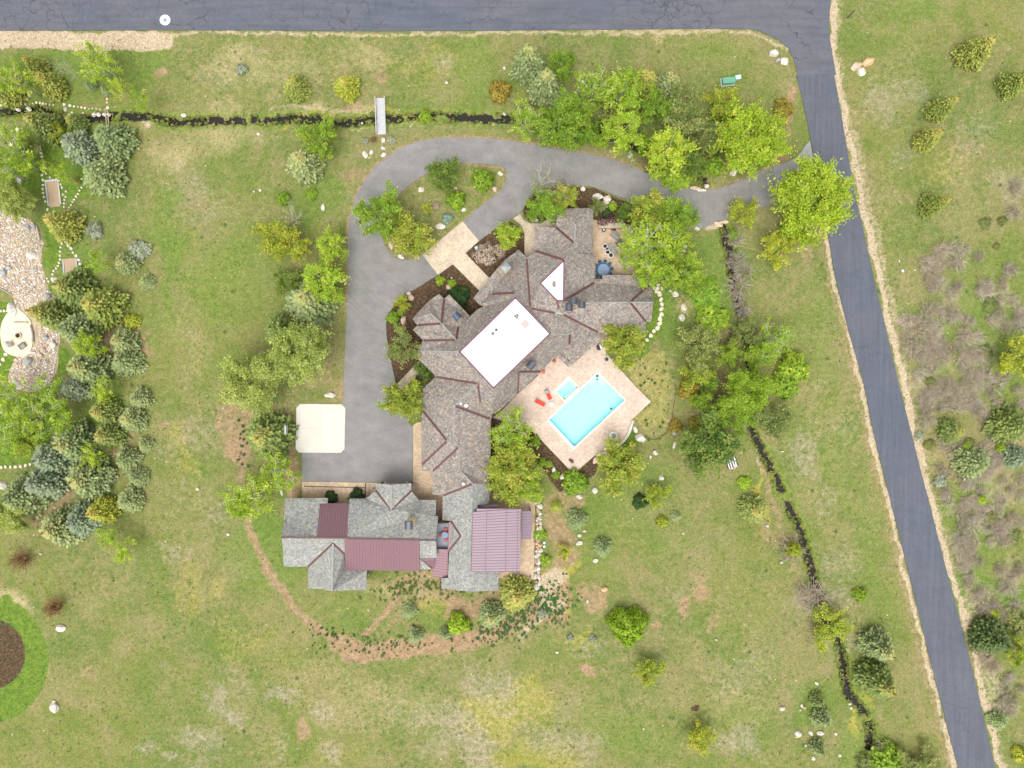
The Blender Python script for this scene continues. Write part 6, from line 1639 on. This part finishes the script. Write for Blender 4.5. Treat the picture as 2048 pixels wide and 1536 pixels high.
# footbridge of grey planks
fbn = thing("footbridge", 762.3, 233, 2, "grey plank footbridge with side rails over the stream above the driveway", "footbridge")
mb = MB()
for i in range(22): mb.box((0, -3.1 + i * .295, .12), (1.5, .27, .06))
mb.build("deck", M['wood_grey'], fbn)
for s in (-1, 1):
    mb = MB(); mb.box((s * .82, 0, .95), (.12, 6.5, .08)); mb.box((s * .82, 0, .55), (.06, 6.5, .06))
    for i in range(6): mb.box((s * .82, -3.1 + i * 1.24, .5), (.09, .09, .9))
    mb.build("railing", M['wood_grey'], fbn)
mb = MB()
for s in (-1, 1): mb.box((s * .55, 0, -.03), (.2, 6.4, .2))
mb.build("beam", M['timber'], fbn)
lb = thing("log_footbridge", 214, 232, 5, "narrow log and plank crossing over the stream in the top left", "footbridge")
for x in (-.25, .12): 
    mb = MB(); mb.tube([(x, 1.4, .0), (x + .1, 0, .04), (x + .05, -1.5, 0)], [.10, .11, .09], 8); mb.build("log", M['bark_tan'], lb)
# green transformer cabinet and small mint box
ub = thing("utility_cabinet", 1455, 164.5, 5, "green metal utility cabinet standing in the grass near the top road", "utility box")
mb = MB(); mb.box((0, 0, .45), (2.1, .95, .9)); mb.build("body", M['utilgreen'], ub)
mb = MB(); mb.box((0, -.03, .93), (2.2, 1.05, .06)); mb.build("lid", M['utilgreen'], ub)
mb = MB(); mb.box((0, 0, .02), (2.5, 1.4, .1)); mb.build("base_pad", M['zinc'], ub)
ub = thing("utility_pedestal", 1474, 157.5, 10, "small pale mint service box right of the green utility cabinet", "utility box")
mb = MB(); mb.box((0, 0, .35), (.85, .6, .7)); mb.build("body", M['mint'], ub)
mb = MB(); mb.box((0, 0, .72), (.95, .7, .07)); mb.build("lid", M['mint'], ub)
# road sign
rs = thing("road_sign", 1696, 36, 0, "thin black road sign blade on a post by the road junction", "road sign")
mb = MB(); mb.tube([(0, 0, 0), (0, 0, 2.6)], [.05, .05], 8); mb.build("post", M['lead'], rs)
mb = MB(); mb.box((-.62, -.55, 2.45), (1.75, .16, .36), R(45)); mb.build("sign_blade", M['black'], rs)
# basketball goal at the pad
bg = thing("basketball_goal", 583, 857, 0, "basketball goal with grey backboard at the left of the concrete pad", "basketball goal")
mb = MB(); mb.tube([(-.9, 0, 0), (-.9, 0, 2.2), (-.2, 0, 3.0)], [.08, .08, .07], 8); mb.beam((-1.1, 0, 2.3), (.05, 0, 3.1), .2, .1); mb.build("pole", M['lead'], bg)
mb = MB(); mb.box((.12, 0, 3.35), (.28, 1.5, 1.0)); mb.build("backboard", M['zinc'], bg)
mb = MB()
rp = [(.55 + .23 * math.cos(a * .5236), .23 * math.sin(a * .5236), 3.05) for a in range(13)]
mb.tube(rp, [.02] * 13, 5); mb.build("hoop", M['rust'], bg)
# sand beds with timber frames (horseshoe or bocce style)
for (x, y, rz, w, l, lab) in ((107, 387, 7, 2.0, 4.6, "long sand bed between two pale timbers, upper one of the two at left"), (141, 536, 4, 2.1, 3.6, "short sand bed between two pale timbers, lower one of the two at left")):
    sb = thing("sand_bed", x, y, rz, lab, "sand bed")
    mb = MB(); mb.box((0, -.1, -.02), (w, l, .12)); mb.build("sand", M['sand'], sb)
    for s in (-1, 1):
        mb = MB(); mb.box((s * (w / 2 + .12), 0, .03), (.2, l * (.9), .24)); mb.build("timber_edge", M['wood_grey'], sb)
    if l > 4:
        mb = MB(); mb.box((0, l / 2 + .02, .05), (w + .5, .35, .26)); mb.build("timber_edge", M['wood_grey'], sb)
# left patio furniture
fp = thing("stone_fire_pit", 37.5, 671, 0, "dark round fire pit hole in the round stone patio at left", "fire pit", .06)
mb = MB(); mb.lathe((0, 0, 0), [(.42, .02), (.42, .30), (.60, .30), (.62, 0)], 20); mb.build("ring", M['rockt'], fp)
mb = MB(); mb.lathe((0, 0, 0), [(0, .04), (.41, .04)], 20); mb.build("ash_bed", M['soil_dark'], fp)
def chair(px, py, rz, label, mat, z=.0, group=None, s=1.0, legmat=None, name="patio_chair"):
    c = thing(name, px, py, rz, label, "chair", z, group); c.scale = (s, s, s)
    mb = MB(); mb.box((0, 0, .43), (.52, .52, .07)); mb.build("seat", mat, c)
    mb = MB(); mb.add([(-.26, -.25, .46), (.26, -.25, .46), (.26, -.42, .95), (-.26, -.42, .95), (-.26, -.30, .46), (.26, -.30, .46), (.26, -.47, .95), (-.26, -.47, .95)], [(0,1,2,3),(7,6,5,4),(0,4,5,1),(1,5,6,2),(2,6,7,3),(3,7,4,0)]); mb.build("backrest", mat, c)
    for a, b in ((-.22, -.22), (.22, -.22), (-.22, .22), (.22, .22)):
        mb = MB(); mb.tube([(a, b, 0), (a, b, .40)], [.022, .022], 5); mb.build("leg", legmat or mat, c)
    for a in (-.29, .29):
        mb = MB(); mb.box((a, -.02, .64), (.06, .5, .04)); mb.box((a, .2, .52), (.04, .04, .22)); mb.build("armrest", mat, c)
    return c
chair(24, 690, 200, "blue and grey folded chair left of the grey lounge chair on the round patio", M['greyfab'], .06, s=1.3)
def sofa(px, py, rz, seats, label, z, name="sofa", back=True, base=M['wicker'], cush=M['greyfab'], w=None):
    s = thing(name, px, py, rz, label, name.replace("_", " "), z)
    W = w or seats * .68 + .2
    mb = MB(); mb.box((0, 0, .17), (W, .85, .26)); mb.build("frame", base, s)
    for i in range(seats):
        mb = MB(); mb.box((-W / 2 + .1 + (i + .5) * (W - .2) / seats, .06, .37), ((W - .2) / seats - .03, .66, .14), taper=.94); mb.build("seat_cushion", cush, s)
    if back:
        mb = MB(); mb.box((0, -.38, .50), (W, .16, .46)); mb.build("backrest", base, s)
        for a in (-1, 1):
            mb = MB(); mb.box((a * (W / 2 - .05), .0, .42), (.11, .84, .30)); mb.build("armrest", base, s)
    return s
sofa(47, 692, 215, 1, "grey slatted lounge chair on the lower half of the round stone patio", .06, "lounge_chair", w=1.1)
mb = MB(); p = P(44, 645); mb.tube([(p.x - 1.2, p.y, .25), (p.x + 1.2, p.y + .02, .25)], [.13, .11], 8)
tag(mb.build("log_bench", M['log']), "weathered log lying across the top of the round stone patio", "log")
mb = MB(); a, b = P(62, 650), P(67, 684); mb.tube([(a.x, a.y, .2), ((a.x + b.x) / 2 + .15, (a.y + b.y) / 2, .2), (b.x, b.y, .2)], [.14, .15, .18], 8)
tag(mb.build("log_bench", M['log']), "curved grey log along the right rim of the round stone patio", "log")
mb = MB(); a, b = P(70, 573), P(50, 590); mb.tube([(a.x, a.y, .15), (b.x, b.y, .12)], [.11, .2], 8)
tag(mb.build("driftwood_log", M['log']), "grey driftwood log lying on the pebbles above the round patio", "log")
mb = MB(); a, b = P(2, 577), P(25, 590); mb.tube([(a.x, a.y, .15), (b.x, b.y, .12)], [.13, .09], 8)
tag(mb.build("driftwood_log", M['log']), "pale driftwood log at the brown bank left of the pebbled yard", "log")
mb = MB(); a, b = P(73, 451), P(80, 480); mb.tube([(a.x, a.y, .1), ((a.x + b.x) / 2 + .1, (a.y + b.y) / 2, .12), (b.x, b.y, .1)], [.08, .08, .06], 7)
tag(mb.build("driftwood_log", M['log']), "thin white log along the right edge of the pebbled yard", "log")
bs = thing("box_sign", 225.5, 939, 0, "small pale grey box on a post among the spruces", "sign")
mb = MB(); mb.box((0, 0, .55), (.55, .7, .55)); mb.build("box", M['zinc'], bs)
mb = MB(); mb.box((0, 0, .15), (.12, .12, .4)); mb.build("post", M['wood_grey'], bs)

# north patio: four ring planters, sofas, dark rug table, counter, grill, dining set
for x, y, r_, t in ((1209.4,493.5,.46,"dark red plants, topmost"), (1213.2,499,.34,"smallest, second from the top"), (1214.3,505.3,.44,"third from the top"), (1221,511.5,.46,"lowest")):
    pl = thing("planter_pot", x, y, 0, f"white rimmed round planter behind the long grey sofa, {t}", "planter", .10, "white rimmed round planters")
    mb = MB(); mb.lathe((0, 0, 0), [(r_ * .75, 0), (r_, .55), (r_, .6), (r_ * .82, .6), (r_ * .8, .5)], 22); mb.build("pot", M['white'], pl)
    mb = MB(); mb.lathe((0, 0, 0), [(0, .52), (r_ * .8, .52)], 18); mb.build("soil", M['soil_dark'], pl)
    bm_ = bush_mesh(int(x), r_ * .6, .25, [(0.06,0.03,0.035),(0.10,0.08,0.06)], 60, .09)
    o = bm_.build("foliage", M['leaf'], pl); o.location.z = .5
sofa(1225, 499.5, -56.5, 3, "long grey three seat sofa beside the ring planters", .10)
sofa(1229.5, 472, 143, 2, "short grey two seat sofa right of the outdoor counter", .10)
ct = thing("coffee_table", 1238.5, 488, 40, "dark slatted square coffee table between the two grey sofas", "table", .10)
mb = MB(); 
for i in range(7): mb.box((0, -.55 + i * .185, .40), (1.3, .16, .05))
mb.build("table_top", simple("dark_slats", (0.10, 0.115, 0.11), .7, var=.2), ct)
for a in (-.5, .5):
    for b in (-.5, .5):
        mb = MB(); mb.box((a, b, .19), (.07, .07, .38)); mb.build("leg", M['black'], ct)
oc = thing("outdoor_counter", 1222.5, 453.5, 0, "long buff stone outdoor counter with dark red plants at its left end", "counter", .10)
mb = MB(); mb.box((0, 0, .45), (4.6, .85, .9)); mb.box((-.1, .75, .35), (4.4, .65, .7)); mb.build("base", M['stucco'], oc)
mb = MB(); mb.box((0, -.02, .93), (4.7, .92, .07)); mb.box((-.1, .8, .73), (4.4, .66, .06)); mb.build("worktop", simple("buff_worktop", (0.36, 0.30, 0.22), .7, var=.2), oc)
bm_ = bush_mesh(5, .9, .35, [(0.12,0.05,0.06),(0.24,0.12,0.13)], 260, .12); o = bm_.build("trailing_plants", M['leaf'], oc); o.location = (-1.6, .6, .75)
gk = thing("kettle_grill", 1206.6, 461.6, 0, "small round black grill with a white centre beside the counter", "grill", .10)
mb = MB(); mb.lathe((0, 0, 0), [(0, .2), (.28, .3), (.34, .7), (.30, .74), (.15, .78), (.15, .70)], 18); mb.build("bowl", M['black'], gk)
mb = MB(); mb.lathe((0, 0, 0), [(0, .80), (.14, .80), (.14, .7)], 14); mb.build("lid", M['white'], gk)
for a in range(3): 
    mb = MB(); mb.tube([(math.cos(a * 2.1) * .3, math.sin(a * 2.1) * .3, 0), (math.cos(a * 2.1) * .15, math.sin(a * 2.1) * .15, .3)], [.02, .02], 5); mb.build("leg", M['black'], gk)
gb = thing("stone_bench", 1262, 456, 38, "pale stone slab bench right of the outdoor counter", "bench", .10)
mb = MB(); mb.box((0, 0, .42), (1.5, 1.0, .12), taper=.96); mb.build("slab", simple("greenish_slab", (0.27,0.27,0.20), .8), gb)
mb = MB(); mb.box((0, 0, .18), (1.2, .7, .36)); mb.build("base", M['stucco'], gb)
dt = thing("round_dining_table", 1205.8, 540.5, 0, "large round blue grey dining table on the north patio", "table", .10)
mb = MB(); mb.lathe((0, 0, 0), [(0, .76), (1.02, .76), (1.06, .74), (1.02, .70), (0, .70)], 40); mb.build("table_top", M['bluegrey'], dt)
mb = MB(); mb.lathe((0, 0, 0), [(.45, 0), (.12, .08), (.10, .70)], 16); mb.build("pedestal", M['blue'], dt)
clock = ["right", "upper right", "upper", "top", "upper left", "left", "lower left", "lower", "bottom", "lower right"]
for k in range(10):
    a = k * 36 + 6
    chair(1205.8 + 14.2 * math.cos(R(a)), 540.5 - 14.2 * math.sin(R(a)), a + 90, f"dark blue dining chair, {NUM[k]} counterclockwise from the right of the round table", M['blue'], .10, "chairs round the blue dining table")
# balcony set
bt2 = thing("round_table", 889.4, 1070.4, 0, "round pale blue table on the small balcony", "table", 3.3)
bt2.location = P(889.4, 1070.4, 4.0); bt2.location.z = 3.3
mb = MB(); mb.lathe((0, 0, 0), [(0, .74), (.62, .74), (.64, .71), (0, .70)], 30); mb.build("table_top", M['bluegrey'], bt2)
mb = MB(); mb.lathe((0, 0, 0), [(.3, 0), (.06, .05), (.06, .7)], 12); mb.build("pedestal", M['lead'], bt2)
for x, y, rz, w in ((890.6,1059.6,10,"upper"),(879.3,1069.8,95,"left"),(890.8,1081.2,170,"lower")):
    c = chair(x, y, rz, f"small rust red chair at the {w} side of the balcony table", M['rust'], 3.3, "red balcony chairs", .9); c.location = P(x, y, 3.8); c.location.z = 3.3
# pool side
def lounger(px, py, rz, label, towel=True, head=M['red']):
    l = thing("sun_lounger", px, py, rz, label, "sun lounger", .15, "red sun loungers")
    mb = MB()
    for s in (-.3, .3): mb.box((s, 0, .28), (.05, 1.9, .05))
    mb.box((0, .93, .28), (.65, .05, .05)); mb.box((0, -.93, .28), (.65, .05, .05)); mb.build("frame", M['zinc'], l)
    for a in (-.28, .28):
        for b in (-.75, .75):
            mb = MB(); mb.box((a, b, .13), (.05, .05, .26)); mb.build("leg", M['zinc'], l)
    mb = MB(); mb.box((0, -.32, .36), (.66, 1.22, .10), taper=.97); mb.build("seat_cushion", M['red'], l)
    mb = MB()
    mb.add([(-.33, .30, .32), (.33, .30, .32), (.33, .92, .66), (-.33, .92, .66), (-.33, .27, .42), (.33, .27, .42), (.33, .88, .76), (-.33, .88, .76)], [(3,2,1,0),(4,5,6,7),(0,1,5,4),(1,2,6,5),(2,3,7,6),(3,0,4,7)])
    mb.build("backrest", head, l)
    return l
lounger(1080, 805.5, 62, "red cushioned sun lounger left of the small white poolside table")
lounger(1096.2, 789.5, 27, "red sun lounger with bare grey headrest beside the spa pool", head=M['greyfab'])
rt = thing("side_table", 1102.7, 808, 0, "small round white poolside table between lounger and pool", "table", .15)
mb = MB(); mb.lathe((0, 0, 0), [(0.03, .5), (.36, .5), (.38, .47), (.03, .45)], 24); mb.build("table_top", M['white'], rt)
mb = MB(); mb.lathe((0, 0, 0), [(.2, 0), (.03, .04), (.03, .48)], 10); mb.build("pedestal", M['lead'], rt)
fp = thing("fire_pit", 1226.6, 871.4, 0, "white ringed round fire pit near the curved seat wall on the pool deck", "fire pit", .15)
mb = MB(); mb.lathe((0, 0, 0), [(.40, .1), (.40, .42), (.80, .42), (.82, .36), (.80, 0)], 32); mb.build("ring", M['rockw'], fp)
mb = MB(); mb.lathe((0, 0, 0), [(0, .30), (.40, .30)], 24); mb.build("gravel_bed", M['lead'], fp)
mb = MB(); mb.lathe((0, 0, 0), [(.30, .31), (.30, .38), (.36, .38), (.36, .31)], 24); mb.build("burner_ring", M['black'], fp)
ur = thing("kettle_barbecue", 1197, 695.5, 30, "black barbecue with a white lid at the corner of the pool deck by the house", "barbecue", .15)
mb = MB(); mb.lathe((0, 0, 0), [(.1, .35), (.42, .6), (.50, .85), (.47, .92), (0, .95)], 24); mb.build("bowl", M['black'], ur)
mb = MB(); mb.box((.28, -.06, 1.0), (.24, .85, .06), R(-8)); mb.build("side_shelf", M['white'], ur)
for a in range(3):
    mb = MB(); mb.tube([(math.cos(a * 2.1) * .4, math.sin(a * 2.1) * .4, 0), (math.cos(a * 2.1) * .2, math.sin(a * 2.1) * .2, .5)], [.025, .025], 5); mb.build("leg", M['black'], ur)
dr = thing("round_bin", 1212.6, 719.4, 0, "small round blue black drum standing at the edge of the pool deck", "bin", .15)
mb = MB(); mb.lathe((0, 0, 0), [(.26, 0), (.28, .55), (.30, .58), (.28, .62), (0, .64)], 20); mb.build("drum", M['capblue'], dr)
mb = MB(); mb.lathe((0, 0, 0), [(.2, .65), (.2, .67), (0, .67)], 16); mb.build("lid", M['black'], dr)
fg = thing("bronze_sculpture", 1142, 921.5, -35, "small dark bronze sculpture at the bottom corner of the pool deck", "sculpture", .15)
mb = MB(); mb.lathe((-.18, 0, 0), [(.22, 0), (.26, .2), (.14, .4), (0, .5)], 12); mb.lathe((.2, .0, 0), [(.26, 0), (.32, .25), (.18, .42), (0, .46)], 12); mb.build("body", M['timber'], fg)
mb = MB(); mb.tube([(-.1, 0, .4), (.05, .1, .6), (.2, .02, .42)], [.05, .04, .05], 6); mb.build("arm", M['flash'], fg)
for x, y, w in ((1107.5,721.5,"upper"),(1086,743.5,"lower")):
    pt = thing("flower_pot", x, y, 0, f"orange flower pot against the house wall by the pool deck, {w} of the two", "flower pot", .15)
    mb = MB(); mb.lathe((0, 0, 0), [(.26, 0), (.36, .45), (.38, .5), (.30, .5), (.29, .42)], 16); mb.build("pot", M['orange'], pt)
    bm_ = bush_mesh(int(x), .34, .3, [(0.62, 0.20, 0.09), (0.70, 0.36, 0.20)], 90, .12); o = bm_.build("flowers", M['leaf'], pt); o.location.z = .42
# wall lantern like fixtures near the garage
for x, y, w in ((771.8, 963.8, "left"), (815.3, 964.2, "right")):
    lp = thing("bollard_light", x, y, 0, f"{w} one of two small white ringed lights before the garage porch", "light", .02)
    mb = MB(); mb.lathe((0, 0, 0), [(.07, 0), (.07, .75), (.0, .75)], 10); mb.build("post", M['black'], lp)
    mb = MB(); mb.lathe((0, 0, 0), [(.15, .70), (.21, .70), (.21, .76), (.15, .76)], 16); mb.build("ring", M['white'], lp)
bx = thing("intercom_box", 832.0, 968, 0, "small black box standing on the buff paving right of the garage porch", "box", .04)
mb = MB(); mb.box((0, 0, .35), (.36, .22, .7)); mb.build("body", M['black'], bx); mb = MB(); mb.box((0, 0, .72), (.4, .26, .04)); mb.build("lid", M['lead'], bx)
bx = thing("terrace_light", 1060.3, 1152.6, 0, "small dark blue fixture at the bottom right corner of the terrace", "light", .12)
mb = MB(); mb.box((0, 0, .2), (.2, .32, .4)); mb.build("body", M['capblue'], bx); mb = MB(); mb.box((0, 0, .42), (.24, .36, .04)); mb.build("lid", M['black'], bx)
vb = thing("valve_box", 1088.5, 1089, 0, "pair of pale green domed irrigation lids right of the retaining wall", "valve box")
for s in (-.33, .33):
    mb = MB(); mb.lathe((0, s, 0), [(.26, 0), (.26, .16), (.18, .24), (0, .27)], 16); mb.build("lid", M['mint'], vb)
vb = thing("meter_box", 953, 496.5, 35, "small pale blue box at the corner of the buff forecourt", "box")
mb = MB(); mb.box((0, 0, .2), (.5, .5, .4)); mb.build("body", simple("pale_blue_box", (0.28,0.36,0.42), .6), vb); mb = MB(); mb.box((0, 0, .42), (.56, .56, .05)); mb.build("lid", simple("pale_blue_lid", (0.34,0.43,0.50), .6), vb)
ac = thing("storage_box", 1106.5, 440, 0, "grey metal box against the wall under the north roof edge", "box")
mb = MB(); mb.box((0, 0, .8), (1.0, 1.25, 1.6)); mb.build("body", M['zinc'], ac); mb = MB(); mb.box((0, 0, 1.63), (1.1, 1.35, .06)); mb.build("lid", M['zinc'], ac)
# scrap heap
sc = thing("scrap_heap", 1464, 927, 20, "heap of black and white scrap lying in the grass below the dark tree", "scrap heap")
for i in range(9):
    mb = MB(); mb.beam((-1 + i * .22, -.7 + RND.uniform(-.2, .2), .1 + .03 * i), (-.9 + i * .22, .7 + RND.uniform(-.3, .3), .25), .12, .05); mb.build("slat", M['white'] if i % 2 else M['black'], sc)
mb = MB(); mb.tube([(-1, .2, .3), (0, .5, .45), (1.1, .1, .3)], [.08, .09, .07], 7); mb.build("pipe", M['lead'], sc)
mb = MB(); mb.tube([(.9, .9, .2), (.2, -.8, .35)], [.06, .06], 7); mb.build("pipe", M['white'], sc)
mb = MB(); mb.add([(-.9, -.9, .08), (.2, -1.1, .12), (.5, -.2, .25), (-.6, -.1, .2), (-.9, -.9, .02), (.2, -1.1, .04), (.5, -.2, .15), (-.6, -.1, .12)], [(0,1,2,3),(7,6,5,4),(0,4,5,1),(1,5,6,2),(2,6,7,3),(3,7,4,0)]); mb.build("sheet", M['wicker'], sc)
# pole on the right edge of the photo's lower corner is left to the scrub
finish_labels()
